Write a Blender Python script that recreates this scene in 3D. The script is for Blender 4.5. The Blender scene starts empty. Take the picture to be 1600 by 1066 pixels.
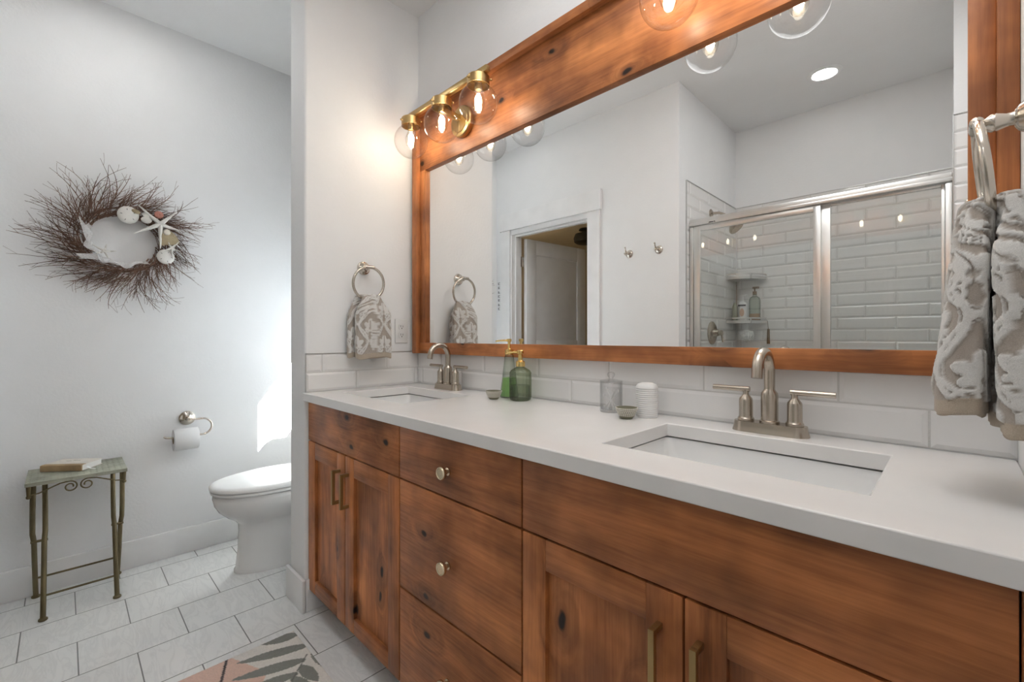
import bpy, bmesh, math, random
from mathutils import Vector, Matrix
random.seed(7)
PI = math.pi
S = bpy.context.scene
COL = S.collection

# ------------------------------------------------------------------ camera, world, sun, exposure
cam_data = bpy.data.cameras.new('camera')
cam = bpy.data.objects.new('camera', cam_data); COL.objects.link(cam)
cam_data.sensor_width = 36.0; cam_data.lens = 698.0/1600*36
cam_data.shift_y = -6.0/1600; cam_data.clip_start = 0.01
cam.location = (0, 0, 1.14)
cam.rotation_euler = (PI/2, 0, PI/2 - math.atan2(702, 698))
S.camera = cam
world = bpy.data.worlds.new('sky'); S.world = world; world.use_nodes = True
world.node_tree.nodes['Background'].inputs[0].default_value = (0.80, 0.90, 1.0, 1)
world.node_tree.nodes['Background'].inputs[1].default_value = 4.5
sun_data = bpy.data.lights.new('sun', 'SUN'); sun_data.energy = 180.0; sun_data.angle = 0.009
sun_data.color = (1.0, 0.985, 0.965)
sun = bpy.data.objects.new('sun', sun_data); COL.objects.link(sun)
sun.rotation_euler = Vector((-1.10, -1.0, -1.316)).to_track_quat('-Z', 'Y').to_euler()
S.view_settings.view_transform = 'Standard'; S.view_settings.look = 'None'
S.view_settings.exposure = 0.43; S.view_settings.gamma = 1.0; S.view_settings.use_curve_mapping = False
area_data = bpy.data.lights.new('added_ceiling_fill', 'AREA'); area_data.shape = 'RECTANGLE'
area_data.size, area_data.size_y, area_data.energy = .90, .8, 8.1; area_data.color = (.985, .995, 1.0)
area = bpy.data.objects.new('added_ceiling_fill', area_data); COL.objects.link(area); area.location = (-.42, .56, 2.735)  # added soft fill under the ceiling above the vanity, no fixture there
CAN_STRENGTH = 55.0        # recessed ceiling lamps
BULB_STRENGTH = 75.0      # vanity filament bulbs

# ------------------------------------------------------------------ materials
def new_mat(name):
    m = bpy.data.materials.new(name); m.use_nodes = True
    nt = m.node_tree; nt.nodes.clear()
    out = nt.nodes.new('ShaderNodeOutputMaterial')
    return m, nt, out
def N(nt, t, **kw):
    n = nt.nodes.new(t)
    for k, v in kw.items():
        if k.startswith('i_'): n.inputs[k[2:].replace('_', ' ')].default_value = v
        else: setattr(n, k, v)
    return n
def L(nt, a, b): nt.links.new(a, b)
def principled(nt, out, col=(.8,.8,.8), rough=.5, metal=0, spec=.5, **kw):
    p = nt.nodes.new('ShaderNodeBsdfPrincipled')
    p.inputs['Base Color'].default_value = (*col, 1); p.inputs['Roughness'].default_value = rough
    p.inputs['Metallic'].default_value = metal; p.inputs['Specular IOR Level'].default_value = spec
    for k, v in kw.items(): p.inputs[k.replace('_', ' ')].default_value = v
    L(nt, p.outputs[0], out.inputs[0]); return p
def coords(nt, scale=(1,1,1), rot=(0,0,0), loc=(0,0,0)):
    tc = N(nt, 'ShaderNodeTexCoord'); mp = N(nt, 'ShaderNodeMapping')
    mp.inputs['Scale'].default_value = scale; mp.inputs['Rotation'].default_value = rot
    mp.inputs['Location'].default_value = loc
    L(nt, tc.outputs['Object'], mp.inputs[0]); return mp.outputs[0]
def noise(nt, vec, scale, detail=3, rough=.5, dist=0):
    n = N(nt, 'ShaderNodeTexNoise'); n.inputs['Scale'].default_value = scale
    n.inputs['Detail'].default_value = detail; n.inputs['Roughness'].default_value = rough
    n.inputs['Distortion'].default_value = dist
    if vec is not None: L(nt, vec, n.inputs['Vector'])
    return n
def ramp(nt, fac, stops):
    r = N(nt, 'ShaderNodeValToRGB'); els = r.color_ramp.elements
    els[0].position, els[0].color = stops[0][0], (*stops[0][1], 1)
    els[1].position, els[1].color = stops[1][0], (*stops[1][1], 1)
    for p, c in stops[2:]:
        e = els.new(p); e.color = (*c, 1)
    L(nt, fac, r.inputs[0]); return r.outputs[0]
def math_(nt, op, a, b=None, c=None, clamp=False):
    n = N(nt, 'ShaderNodeMath', operation=op); n.use_clamp = clamp
    for i, v in enumerate((a, b, c)):
        if v is None: continue
        if isinstance(v, (int, float)): n.inputs[i].default_value = v
        else: L(nt, v, n.inputs[i])
    return n.outputs[0]
def mixc(nt, fac, a, b, mode='MIX'):
    n = N(nt, 'ShaderNodeMix', data_type='RGBA', blend_type=mode)
    for sock, v in ((n.inputs[0], fac), (n.inputs[6], a), (n.inputs[7], b)):
        if isinstance(v, (int, float)): sock.default_value = v
        elif isinstance(v, tuple): sock.default_value = (*v, 1)
        else: L(nt, v, sock)
    return n.outputs[2]
def bump(nt, h, p, strength=.2, dist=.01):
    b = N(nt, 'ShaderNodeBump'); b.inputs['Strength'].default_value = strength
    b.inputs['Distance'].default_value = dist
    L(nt, h, b.inputs['Height']); L(nt, b.outputs[0], p.inputs['Normal'])

def plain(name, col, rough=.5, metal=0, spec=.5, bump_scale=None, bump_str=.1, var=0, **kw):
    m, nt, out = new_mat(name)
    p = principled(nt, out, col, rough, metal, spec, **kw)
    v = coords(nt)
    n = noise(nt, v, bump_scale or 40, 4)
    if bump_scale: bump(nt, n.outputs[0], p, bump_str, .004)
    n2 = noise(nt, v, 9, 3)
    k = var or .03
    L(nt, ramp(nt, n2.outputs[0], [(.3, tuple(max(c*(1-k), 0) for c in col)), (.7, tuple(min(c*(1+k), 1) for c in col))]), p.inputs['Base Color'])
    return m

def wood(name, axis, tone=1.0):
    m, nt, out = new_mat(name)
    p = principled(nt, out, (.3,.12,.05), .40, 0, .42)
    tc = N(nt, 'ShaderNodeTexCoord')
    # knots: sparse voronoi cells
    def axes(along, across):
        s = [across]*3; s['XYZ'.index(axis)] = along
        mp = N(nt, 'ShaderNodeMapping'); mp.inputs['Scale'].default_value = s
        return mp
    sp = N(nt, 'ShaderNodeSeparateXYZ'); L(nt, tc.outputs['Object'], sp.inputs[0])
    flat = N(nt, 'ShaderNodeCombineXYZ'); L(nt, sp.outputs[0], flat.inputs[0]); L(nt, sp.outputs[2], flat.inputs[1])
    kn = N(nt, 'ShaderNodeMapping'); kn.inputs['Scale'].default_value = (3.6, 6.5, 1) if axis == 'X' else (6.5, 3.6, 1)
    kn.inputs['Location'].default_value = (.37, .81, 0); L(nt, flat.outputs[0], kn.inputs[0])
    wob = noise(nt, tc.outputs['Object'], 14, 2)
    addv = N(nt, 'ShaderNodeVectorMath', operation='MULTIPLY_ADD')
    L(nt, wob.outputs['Color'], addv.inputs[0]); addv.inputs[1].default_value = (.16,.16,.16); L(nt, kn.outputs[0], addv.inputs[2])
    vo = N(nt, 'ShaderNodeTexVoronoi'); vo.inputs['Scale'].default_value = 1.0; vo.voronoi_dimensions = '2D'
    L(nt, addv.outputs[0], vo.inputs['Vector'])
    sep = N(nt, 'ShaderNodeSeparateColor'); L(nt, vo.outputs['Color'], sep.inputs[0])
    gate = math_(nt, 'GREATER_THAN', sep.outputs[0], .58)
    near = math_(nt, 'SUBTRACT', 1.0, math_(nt, 'DIVIDE', vo.outputs['Distance'], .42), clamp=True)
    halo = math_(nt, 'MULTIPLY', math_(nt, 'POWER', near, 2.0), gate)
    core = math_(nt, 'MULTIPLY', math_(nt, 'SUBTRACT', 1.0, math_(nt, 'DIVIDE', vo.outputs['Distance'], .070), clamp=True), gate)
    # grain, bent round the knots
    g1 = axes(1.4, 9.0); L(nt, tc.outputs['Object'], g1.inputs[0])
    bend = N(nt, 'ShaderNodeVectorMath', operation='ADD')
    cmb = N(nt, 'ShaderNodeCombineXYZ')
    hb = math_(nt, 'MULTIPLY', halo, 1.1)
    for i in range(3): L(nt, hb, cmb.inputs[i])
    L(nt, g1.outputs[0], bend.inputs[0]); L(nt, cmb.outputs[0], bend.inputs[1])
    broad = noise(nt, bend.outputs[0], 1.0, 5, .6, .6)
    g2 = axes(5.0, 150.0); L(nt, tc.outputs['Object'], g2.inputs[0])
    fine = noise(nt, g2.outputs[0], 1.0, 4, .65)
    blot = noise(nt, tc.outputs['Object'], 5.5, 3, .55)
    t = tone
    c1 = ramp(nt, broad.outputs[0], [(.35, (.100*t,.032*t,.010*t)), (.5, (.225*t,.080*t,.026*t)), (.66, (.350*t,.138*t,.046*t))])
    c2 = mixc(nt, .30, c1, ramp(nt, fine.outputs[0], [(.30, (.11*t,.036*t,.012*t)), (.72, (.39*t,.160*t,.056*t))]))
    dark = ramp(nt, blot.outputs[0], [(.36, (.58,.53,.50)), (.60, (1.08,1.05,1.02))])
    c3 = mixc(nt, 1.0, c2, dark, 'MULTIPLY')
    c4 = mixc(nt, math_(nt, 'MULTIPLY', halo, .70), c3, (.060,.022,.011))
    c5 = mixc(nt, math_(nt, 'MULTIPLY', core, 2.2, clamp=True), c4, (.010,.005,.004))
    L(nt, c5, p.inputs['Base Color'])
    L(nt, ramp(nt, fine.outputs[0], [(.3, (.48,.48,.48)), (.7, (.36,.36,.36))]), p.inputs['Roughness'])
    bump(nt, fine.outputs[0], p, .06, .002)
    return m

def clear_glass(name, tint=(1,1,1), edge=(1,1,1), gloss=.9, blend=.25):
    """thin clear sheet: straight-through transmission and a mirror gloss that grows towards grazing angles"""
    m, nt, out = new_mat(name)
    lw = N(nt, 'ShaderNodeLayerWeight'); lw.inputs['Blend'].default_value = blend
    fl = N(nt, 'ShaderNodeLayerWeight'); fl.inputs['Blend'].default_value = .5
    fr = math_(nt, 'MULTIPLY_ADD', math_(nt, 'POWER', fl.outputs['Facing'], 5.0), .90, .045)
    tr = N(nt, 'ShaderNodeBsdfTransparent')
    L(nt, mixc(nt, lw.outputs['Facing'], tint, edge), tr.inputs[0])
    gl = N(nt, 'ShaderNodeBsdfGlossy'); gl.inputs['Roughness'].default_value = .01
    gl.inputs[0].default_value = (gloss, gloss, gloss, 1)
    mx = N(nt, 'ShaderNodeMixShader')
    L(nt, fr, mx.inputs[0]); L(nt, tr.outputs[0], mx.inputs[1]); L(nt, gl.outputs[0], mx.inputs[2])
    L(nt, mx.outputs[0], out.inputs[0]); return m

def emitter(name, col, strength):
    m, nt, out = new_mat(name)
    e = N(nt, 'ShaderNodeEmission'); e.inputs[0].default_value = (*col, 1); e.inputs[1].default_value = strength
    L(nt, e.outputs[0], out.inputs[0]); return m

def attr_cloth(name, rough=.95, bscale=700, bstr=.5, sheen=.3):
    m, nt, out = new_mat(name)
    p = principled(nt, out, (.7,.7,.7), rough, 0, .1)
    p.inputs['Sheen Weight'].default_value = sheen
    a = N(nt, 'ShaderNodeVertexColor'); a.layer_name = 'pattern'
    n = noise(nt, coords(nt), bscale, 3, .7)
    L(nt, mixc(nt, 1.0, a.outputs[0], ramp(nt, n.outputs[0], [(.25, (.80,.80,.80)), (.75, (1.06,1.06,1.06))]), 'MULTIPLY'), p.inputs['Base Color'])
    bump(nt, n.outputs[0], p, bstr, .002)
    return m

def floor_mat():
    m, nt, out = new_mat('marble_floor_tile')
    p = principled(nt, out, (.6,.6,.6), .28, 0, .5)
    tc = N(nt, 'ShaderNodeTexCoord'); sx = N(nt, 'ShaderNodeSeparateXYZ'); L(nt, tc.outputs['Object'], sx.inputs[0])
    cx = N(nt, 'ShaderNodeCombineXYZ')
    L(nt, math_(nt, 'ADD', sx.outputs[1], -.038+.1525+3.05), cx.inputs[0])
    L(nt, math_(nt, 'ADD', sx.outputs[0], 2.797+.2337*2), cx.inputs[1])
    br = N(nt, 'ShaderNodeTexBrick'); br.offset = .5; br.offset_frequency = 2; br.squash = 1
    for k, v in (('Scale', 1), ('Mortar Size', .0022), ('Mortar Smooth', .2), ('Bias', 0), ('Brick Width', .305), ('Row Height', .2337)):
        br.inputs[k].default_value = v
    br.inputs['Color1'].default_value = (0,0,0,1); br.inputs['Color2'].default_value = (1,1,1,1)
    L(nt, cx.outputs[0], br.inputs['Vector'])
    off = N(nt, 'ShaderNodeVectorMath', operation='MULTIPLY_ADD')
    L(nt, br.outputs['Color'], off.inputs[0]); off.inputs[1].default_value = (7,11,5); L(nt, tc.outputs['Object'], off.inputs[2])
    mp = N(nt, 'ShaderNodeMapping'); mp.inputs['Rotation'].default_value = (0,0,.9); mp.inputs['Scale'].default_value = (2.2,9,1)
    L(nt, off.outputs[0], mp.inputs[0])
    v1 = noise(nt, mp.outputs[0], 2.2, 7, .62, 1.2); v2 = noise(nt, off.outputs[0], 5, 4, .5)
    vein = ramp(nt, v1.outputs[0], [(.44, (.85,.86,.855)), (.50, (.75,.76,.76)), (.56, (.86,.87,.865))])
    base = mixc(nt, .35, vein, ramp(nt, v2.outputs[0], [(.3, (.79,.80,.80)), (.7, (.89,.895,.89))]))
    L(nt, mixc(nt, br.outputs['Fac'], base, (.23,.24,.235)), p.inputs['Base Color'])
    L(nt, mixc(nt, br.outputs['Fac'], (.26,.26,.26), (.85,.85,.85)), p.inputs['Roughness'])
    bump(nt, math_(nt, 'SUBTRACT', 1.0, br.outputs['Fac']), p, .5, .002)
    return m

M = {}
M['paint'] = plain('wall_paint', (.865,.87,.875), .75, 0, .2, 75, .22, .008)
M['ceiling'] = plain('ceiling_paint', (.87,.87,.87), .85, 0, .1, 70, .2, .008)
M['trim'] = plain('trim_paint', (.87,.87,.87), .42, 0, .4)
M['door'] = plain('door_paint', (.80,.80,.80), .42, 0, .4)
M['hall'] = plain('hall_paint', (.72,.66,.55), .8, 0, .2, 75, .2)
M['floor'] = floor_mat()
M['hallfloor'] = plain('hall_carpet', (.30,.24,.18), .95, 0, .1, 500, .5)
M['tile'] = plain('white_glazed_tile', (.84,.83,.82), .10, 0, .5, None, 0, .015)
M['grout'] = plain('white_grout', (.66,.65,.63), .9, 0, .1, 300, .3)
M['edge'] = plain('metal_tile_edge', (.55,.55,.54), .3, 1.0)
M['quartz'] = plain('white_quartz', (.83,.82,.81), .16, 0, .5, None, 0, .02)
M['ceramic'] = plain('white_porcelain', (.84,.84,.835), .08, 0, .5, None, 0, .005)
M['woodh'] = wood('knotty_alder_across', 'X', 1.82); M['woodv'] = wood('knotty_alder_upright', 'Z', 1.95)
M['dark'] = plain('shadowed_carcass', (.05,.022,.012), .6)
M['mirror'] = plain('mirror_silver', (.93,.935,.93), .0, 1.0, .5, None, 0, .001)
M['brass'] = plain('satin_brass', (.50,.345,.155), .32, 1.0)
M['brassdark'] = plain('aged_brass', (.42,.30,.14), .36, 1.0)
M['champagne'] = plain('champagne_brass', (.72,.62,.44), .26, 1.0)
M['gold'] = plain('bright_gold', (.85,.62,.25), .2, 1.0)
M['nickel'] = plain('brushed_nickel', (.52,.46,.39), .27, 1.0)
M['polnickel'] = plain('polished_nickel', (.63,.58,.51), .19, 1.0)
M['chrome'] = plain('chrome', (.72,.72,.72), .08, 1.0)
M['alu'] = plain('brushed_aluminium', (.72,.71,.69), .28, 1.0)
M['globe'] = clear_glass('clear_globe_glass', (.99,.99,.99), (.80,.80,.80), .85, .22)
M['bulb'] = clear_glass('bulb_glass', (1,.98,.94), (.95,.92,.85), .6, .2)
M['filament'] = emitter('glowing_filament', (1.0, .875, .71), BULB_STRENGTH)
M['canlight'] = emitter('can_light_lens', (1.0, .99, .975), CAN_STRENGTH*1.15)
M['canlight_low'] = emitter('can_light_lens_low', (1.0, .99, .975), CAN_STRENGTH*.92)
M['pane'] = clear_glass('shower_glass', (.955,.97,.965), (.80,.86,.84), .9, .15)
M['winglass'] = clear_glass('window_glass', (.97,.98,.98), (.8,.85,.85), .5, .15)
M['greenglass'] = clear_glass('green_glass', (.84,.88,.77), (.26,.31,.19), .9, .40)
M['greyglass'] = clear_glass('pale_green_glass', (.90,.93,.88), (.42,.48,.40), .9, .38)
M['jarglass'] = clear_glass('clear_jar_glass', (.985,.985,.985), (.78,.79,.79), .9, .33)
M['greenliquid'] = plain('green_soap', (.34,.60,.22), .25, 0, .4)
M['amber'] = plain('amber_soap', (.62,.40,.27), .3)
M['white'] = plain('white_plastic', (.80,.80,.79), .35)
M['bronze'] = plain('weathered_bronze', (.145,.115,.055), .55, .35, .4, 60, .3, .25)
M['verdigris'] = plain('verdigris_metal', (.36,.37,.30), .6, .25, .4, 120, .4, .3)
M['paper'] = plain('paper', (.78,.77,.74), .8, 0, .2)
M['cover'] = plain('cream_book_cover', (.70,.66,.60), .5, 0, .3, None, 0, .12)
M['spine'] = plain('tan_book_spine', (.42,.30,.17), .6, 0, .3, 90, .3, .25)
M['tissue'] = plain('tissue_paper', (.82,.82,.82), .95, 0, .1, 260, .25)
M['twig'] = plain('birch_twig', (.150,.085,.058), .7, 0, .3, 90, .3, .5)
M['shell'] = plain('bleached_shell', (.66,.61,.53), .55, 0, .3, 160, .4, .12)
M['shellw'] = plain('white_shell', (.74,.72,.68), .5, 0, .3, 120, .3, .08)
M['tan'] = plain('tan_shell', (.40,.33,.21), .55, 0, .3, 120, .3, .2)
M['pink'] = plain('pink_urchin', (.50,.22,.17), .6, 0, .3, 260, .5, .15)
M['black'] = plain('black_metal', (.012,.012,.012), .45)
M['ink'] = plain('dark_ink', (.03,.03,.035), .5)
M['mosaic'] = plain('mosaic_dish', (.70,.67,.60), .3, 0, .5, None, 0, .1)
M['mosaicdark'] = plain('mosaic_joint', (.22,.21,.14), .5)
M['wicker'] = plain('brown_handle', (.17,.11,.06), .55)
M['terry'] = attr_cloth('damask_terry', .95, 900, .6, .25)
M['rug'] = attr_cloth('printed_rug_pile', .95, 700, .8, .2)
M['fluff'] = plain('white_net', (.80,.80,.78), .8, 0, .2, 200, .4)
def tulle_mat():
    m, nt, out = new_mat('white_tulle')
    d = N(nt, 'ShaderNodeBsdfDiffuse'); d.inputs[0].default_value = (.8,.8,.8,1)
    t = N(nt, 'ShaderNodeBsdfTransparent'); mx = N(nt, 'ShaderNodeMixShader')
    n = noise(nt, coords(nt), 300, 2)
    L(nt, ramp(nt, n.outputs[0], [(.3, (.45,.45,.45)), (.7, (.75,.75,.75))]), mx.inputs[0])
    L(nt, t.outputs[0], mx.inputs[1]); L(nt, d.outputs[0], mx.inputs[2]); L(nt, mx.outputs[0], out.inputs[0]); return m
M['tulle'] = tulle_mat()

# ------------------------------------------------------------------ mesh helpers
def merge(bm, tmp, mi=0, mat=None):
    if mat is not None: tmp.transform(mat)
    vs = [bm.verts.new(v.co) for v in tmp.verts]
    tmp.verts.index_update()
    for f in tmp.faces:
        try: nf = bm.faces.new([vs[v.index] for v in f.verts])
        except ValueError: continue
        nf.material_index = mi
    tmp.free()
def box(bm, lo, hi, bev=0, mi=0, seg=2, mat=None):
    t = bmesh.new(); bmesh.ops.create_cube(t, size=1)
    lo, hi = Vector(lo), Vector(hi)
    for v in t.verts:
        v.co = Vector(((lo[i]+hi[i])/2 + v.co[i]*(hi[i]-lo[i])) for i in range(3))
    if bev: bmesh.ops.bevel(t, geom=t.edges[:], offset=bev, segments=seg, affect='EDGES', profile=.5)
    merge(bm, t, mi, mat)
def frame_vec(d):
    d = d.normalized(); a = Vector((0,0,1)) if abs(d.z) < .9 else Vector((1,0,0))
    u = d.cross(a).normalized(); return u, d.cross(u).normalized()
def tube(bm, pts, r, n=10, mi=0, closed=False, caps=True):
    pts = [Vector(p) for p in pts]; k = len(pts); rs = r if isinstance(r, (list, tuple)) else [r]*k
    rings = []; u = None
    for i, p in enumerate(pts):
        if closed: d = pts[(i+1) % k] - pts[i-1]
        else: d = pts[min(i+1, k-1)] - pts[max(i-1, 0)]
        d.normalize()
        if u is None: u, _ = frame_vec(d)
        else:
            u = u - d*u.dot(d)
            if u.length < 1e-6: u, _ = frame_vec(d)
            u.normalize()
        w = d.cross(u)
        rings.append([bm.verts.new(p + (u*math.cos(2*PI*j/n) + w*math.sin(2*PI*j/n))*rs[i]) for j in range(n)])
    m = k if closed else k-1
    for i in range(m):
        a, b = rings[i], rings[(i+1) % k]
        sh = 0
        if closed and i == k-1:
            sh = min(range(n), key=lambda s: (a[0].co-b[s].co).length)
        for j in range(n):
            f = bm.faces.new((a[j], a[(j+1) % n], b[(j+1+sh) % n], b[(j+sh) % n])); f.material_index = mi
    if caps and not closed:
        for ring in (rings[0][::-1], rings[-1]):
            f = bm.faces.new(ring); f.material_index = mi
def lathe(bm, prof, n=24, mi=0, mat=None, rmod=None, arc=None):
    """prof: list of (r, z); rmod(theta, r, z) -> r"""
    t = bmesh.new(); rings = []
    for r, z in prof:
        if r < 1e-6: rings.append([t.verts.new((0,0,z))])
        else:
            ring = []
            for j in range(n):
                a = 2*PI*j/n; q = rmod(a, r, z) if rmod else r
                ring.append(t.verts.new((q*math.cos(a), q*math.sin(a), z)))
            rings.append(ring)
    for a, b in zip(rings, rings[1:]):
        for j in range(n):
            k = (j+1) % n
            if len(a) == 1 and len(b) == 1: continue
            if len(a) == 1: t.faces.new((a[0], b[k], b[j]))
            elif len(b) == 1: t.faces.new((a[j], a[k], b[0]))
            else: t.faces.new((a[j], a[k], b[k], b[j]))
    bmesh.ops.recalc_face_normals(t, faces=t.faces)
    merge(bm, t, mi, mat)
def ellipsoid(bm, c, r, n=16, mi=0, mat=None):
    rx, ry, rz = r if isinstance(r, (tuple, list)) else (r, r, r)
    prof = [(math.cos(-PI/2+PI*i/(n//2)), math.sin(-PI/2+PI*i/(n//2))) for i in range(n//2+1)]
    prof[0] = (0, -1); prof[-1] = (0, 1)
    mm = Matrix.Translation(c) @ Matrix.Diagonal((rx, ry, rz, 1))
    if mat is not None: mm = mat @ mm
    lathe(bm, prof, n, mi, mm)
def prism(bm, poly, z0, z1, mi=0, mat=None, bev=0):
    t = bmesh.new()
    a = [t.verts.new((x, y, z0)) for x, y in poly]; b = [t.verts.new((x, y, z1)) for x, y in poly]
    t.faces.new(a[::-1]); t.faces.new(b)
    for i in range(len(poly)):
        j = (i+1) % len(poly); t.faces.new((a[i], a[j], b[j], b[i]))
    bmesh.ops.recalc_face_normals(t, faces=t.faces)
    if bev:
        es = [e for e in t.edges if abs(e.verts[0].co.z-e.verts[1].co.z) < 1e-7]
        bmesh.ops.bevel(t, geom=es, offset=bev, segments=2, affect='EDGES', profile=.5)
    merge(bm, t, mi, mat)
def loft(bm, rings, mi=0, cap0=True, cap1=True, closed=True):
    rs = [[bm.verts.new(p) for p in ring] for ring in rings]; n = len(rs[0])
    for a, b in zip(rs, rs[1:]):
        for j in range(n if closed else n-1):
            f = bm.faces.new((a[j], a[(j+1) % n], b[(j+1) % n], b[j])); f.material_index = mi
    if cap0: bm.faces.new(rs[0][::-1]).material_index = mi
    if cap1: bm.faces.new(rs[-1]).material_index = mi
    return rs
def rrect(w, h, r, n=5, cx=0, cy=0):
    pts = []
    for sx, sy, a0 in ((1,1,0), (-1,1,PI/2), (-1,-1,PI), (1,-1,3*PI/2)):
        for i in range(n+1):
            a = a0 + PI/2*i/n
            pts.append((cx+sx*(w/2-r)+r*math.cos(a), cy+sy*(h/2-r)+r*math.sin(a)))
    return pts
def slab_holes(bm, xs, ys, z0, z1, hole):
    """plate on a grid of cells; cells for which hole(i, j) are left open"""
    nx, ny = len(xs), len(ys)
    top = {}; bot = {}
    def v(d, i, j, z):
        if (i, j) not in d: d[i, j] = bm.verts.new((xs[i], ys[j], z))
        return d[i, j]
    solid = lambda i, j: 0 <= i < nx-1 and 0 <= j < ny-1 and not hole(i, j)
    for i in range(nx-1):
        for j in range(ny-1):
            if not solid(i, j): continue
            q = [(i,j),(i+1,j),(i+1,j+1),(i,j+1)]
            bm.faces.new([v(top,*p,z1) for p in q]); bm.faces.new([v(bot,*p,z0) for p in q[::-1]])
            for (a, b), (di, dj) in zip(zip(q, q[1:]+q[:1]), ((0,-1),(1,0),(0,1),(-1,0))):
                if not solid(i+di, j+dj):
                    bm.faces.new([v(bot,*a,z0), v(bot,*b,z0), v(top,*b,z1), v(top,*a,z1)])

def obj(name, bm, mat, parent=None, smooth=35, subsurf=0, recalc=True):
    if recalc: bmesh.ops.recalc_face_normals(bm, faces=bm.faces)
    me = bpy.data.meshes.new(name); bm.to_mesh(me); bm.free()
    for m in (mat if isinstance(mat, (list, tuple)) else [mat]): me.materials.append(M[m])
    if smooth:
        me.polygons.foreach_set('use_smooth', [True]*len(me.polygons))
        me.set_sharp_from_angle(angle=math.radians(smooth))
    o = bpy.data.objects.new(name, me); COL.objects.link(o)
    if subsurf:
        md = o.modifiers.new('subsurf', 'SUBSURF'); md.levels = md.render_levels = subsurf
    if parent is not None:
        o.parent = parent
        r = parent; off = Vector((0,0,0))
        mw = Matrix.Identity(4)
        chain = []
        while r is not None: chain.append(r); r = r.parent
        for r in reversed(chain):
            mw = mw @ r.matrix_parent_inverse @ Matrix.LocRotScale(r.location, r.rotation_euler, r.scale)
        o.matrix_parent_inverse = mw.inverted()
    return o
def thing(name, label, cat, loc=(0,0,0), group=None):
    o = bpy.data.objects.new(name, None); COL.objects.link(o); o.location = loc
    o.empty_display_size = .05
    o['label'] = label; o['category'] = cat
    if group: o['group'] = group
    return o
def tag(o, label, cat, group=None, kind=None):
    o['label'] = label; o['category'] = cat
    if group: o['group'] = group
    if kind: o['kind'] = kind
    return o
def part(name, bm, mat, parent, label=None, **kw):
    o = obj(name, bm, mat, parent, **kw)
    if label: o['label'] = label
    return o
def struct(name, bm, mat, label=None, cat=None, **kw):
    o = obj(name, bm, mat, **kw); o['kind'] = 'structure'
    if label: o['label'] = label
    if cat: o['category'] = cat
    return o
def copy_tree(root, loc, label, rotz=None, scale=None):
    def rec(o, par):
        c = o.copy(); COL.objects.link(c)
        if par is not None: c.parent = par
        for ch in list(o.children): rec(ch, c)
        return c
    r = rec(root, None); r.location = loc
    if rotz is not None: r.rotation_euler = (0, 0, rotz)
    if scale is not None: r.scale = scale
    r['label'] = label
    return r
B = bmesh.new
RX = lambda a: Matrix.Rotation(a, 4, 'X'); RY = lambda a: Matrix.Rotation(a, 4, 'Y'); RZ = lambda a: Matrix.Rotation(a, 4, 'Z')
T = lambda *p: Matrix.Translation(p)

# ------------------------------------------------------------------ room measures (metres; camera stands at x=0, y=0)
XL, XR = -2.895, .082           # wreath wall, right wall
YM, YO = 1.26, -.24             # mirror wall, wall with the door
H = 2.743
XP0, XP1, YP = -2.084, -1.918, .708   # partition between toilet and vanity
XS, YS, YD = -1.23, -1.25, -.40 # shower corner, shower back wall, shower door plane
TW = .12
ZC = .91                        # worktop height

# ------------------------------------------------------------------ structure
b = B(); box(b, (XL-TW, YS-TW, -.1), (XR+TW, YM+TW, 0)); struct('floor', b, 'floor', 'pale marble tile floor laid in a running bond', 'floor', smooth=0)
b = B(); box(b, (XL-TW, YS-TW, H), (XR+TW, YM+TW, H+.1)); struct('ceiling', b, 'ceiling', 'white painted ceiling', 'ceiling', smooth=0)
b = B(); box(b, (XL-TW, YO-TW, 0), (XL, YM, H)); struct('wall_left', b, 'paint', 'white wall carrying the twig wreath', 'wall', smooth=0)
b = B(); box(b, (XR, YS-TW, 0), (XR+TW, YM+TW, H)); struct('wall_right', b, 'paint', 'white wall at the right end of the vanity', 'wall', smooth=0)
# mirror wall, with the window opening above the toilet
WX0, WX1, WZ0, WZ1 = -2.69, -2.268, .93, 1.497
b = B()
box(b, (XL-TW, YM, 0), (WX0, YM+TW, H)); box(b, (WX1, YM, 0), (XR, YM+TW, H))
box(b, (WX0, YM, 0), (WX1, YM+TW, WZ0)); box(b, (WX0, YM, WZ1), (WX1, YM+TW, H))
struct('wall_back', b, 'paint', 'white wall behind the big mirror', 'wall', smooth=0)
b = B(); fw = .03
for lo, hi in (((WX0, YM+.05, WZ0), (WX0+fw, YM+.09, WZ1)), ((WX1-fw, YM+.05, WZ0), (WX1, YM+.09, WZ1)),
               ((WX0+fw, YM+.05, WZ0), (WX1-fw, YM+.09, WZ0+fw)), ((WX0+fw, YM+.05, WZ1-fw), (WX1-fw, YM+.09, WZ1))):
    box(b, lo, hi, .003)
win = struct('window_1', b, 'trim', 'small white window above the toilet tank', 'window')
b = B(); box(b, (WX0+fw, YM+.068, WZ0+fw), (WX1-fw, YM+.072, WZ1-fw)); part('pane', b, 'winglass', win, smooth=0)
# partition with softly rounded front corners
b = B(); prism(b, [(XP1, YM)] + [(XP1-.012+.012*math.cos(a), YP+.012+.012*math.sin(a)) for a in [-i*PI/10 for i in range(6)]] +
               [(XP0+.012-.012*math.sin(a), YP+.012-.012*math.cos(a)) for a in [i*PI/10 for i in range(6)]] + [(XP0, YM)], 0, H)
struct('wall_partition', b, 'paint', 'short white partition wall between the toilet and the vanity', 'wall', smooth=40)
# door wall
DX0, DX1, DZ = -2.725, -1.905, 2.035
b = B()
box(b, (XL, YO-TW, 0), (DX0, YO, H)); box(b, (DX1, YO-TW, 0), (XS-TW, YO, H)); box(b, (DX0, YO-TW, DZ), (DX1, YO, H))
struct('wall_front', b, 'paint', 'white wall with the doorway, opposite the mirror', 'wall', smooth=0)
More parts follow.
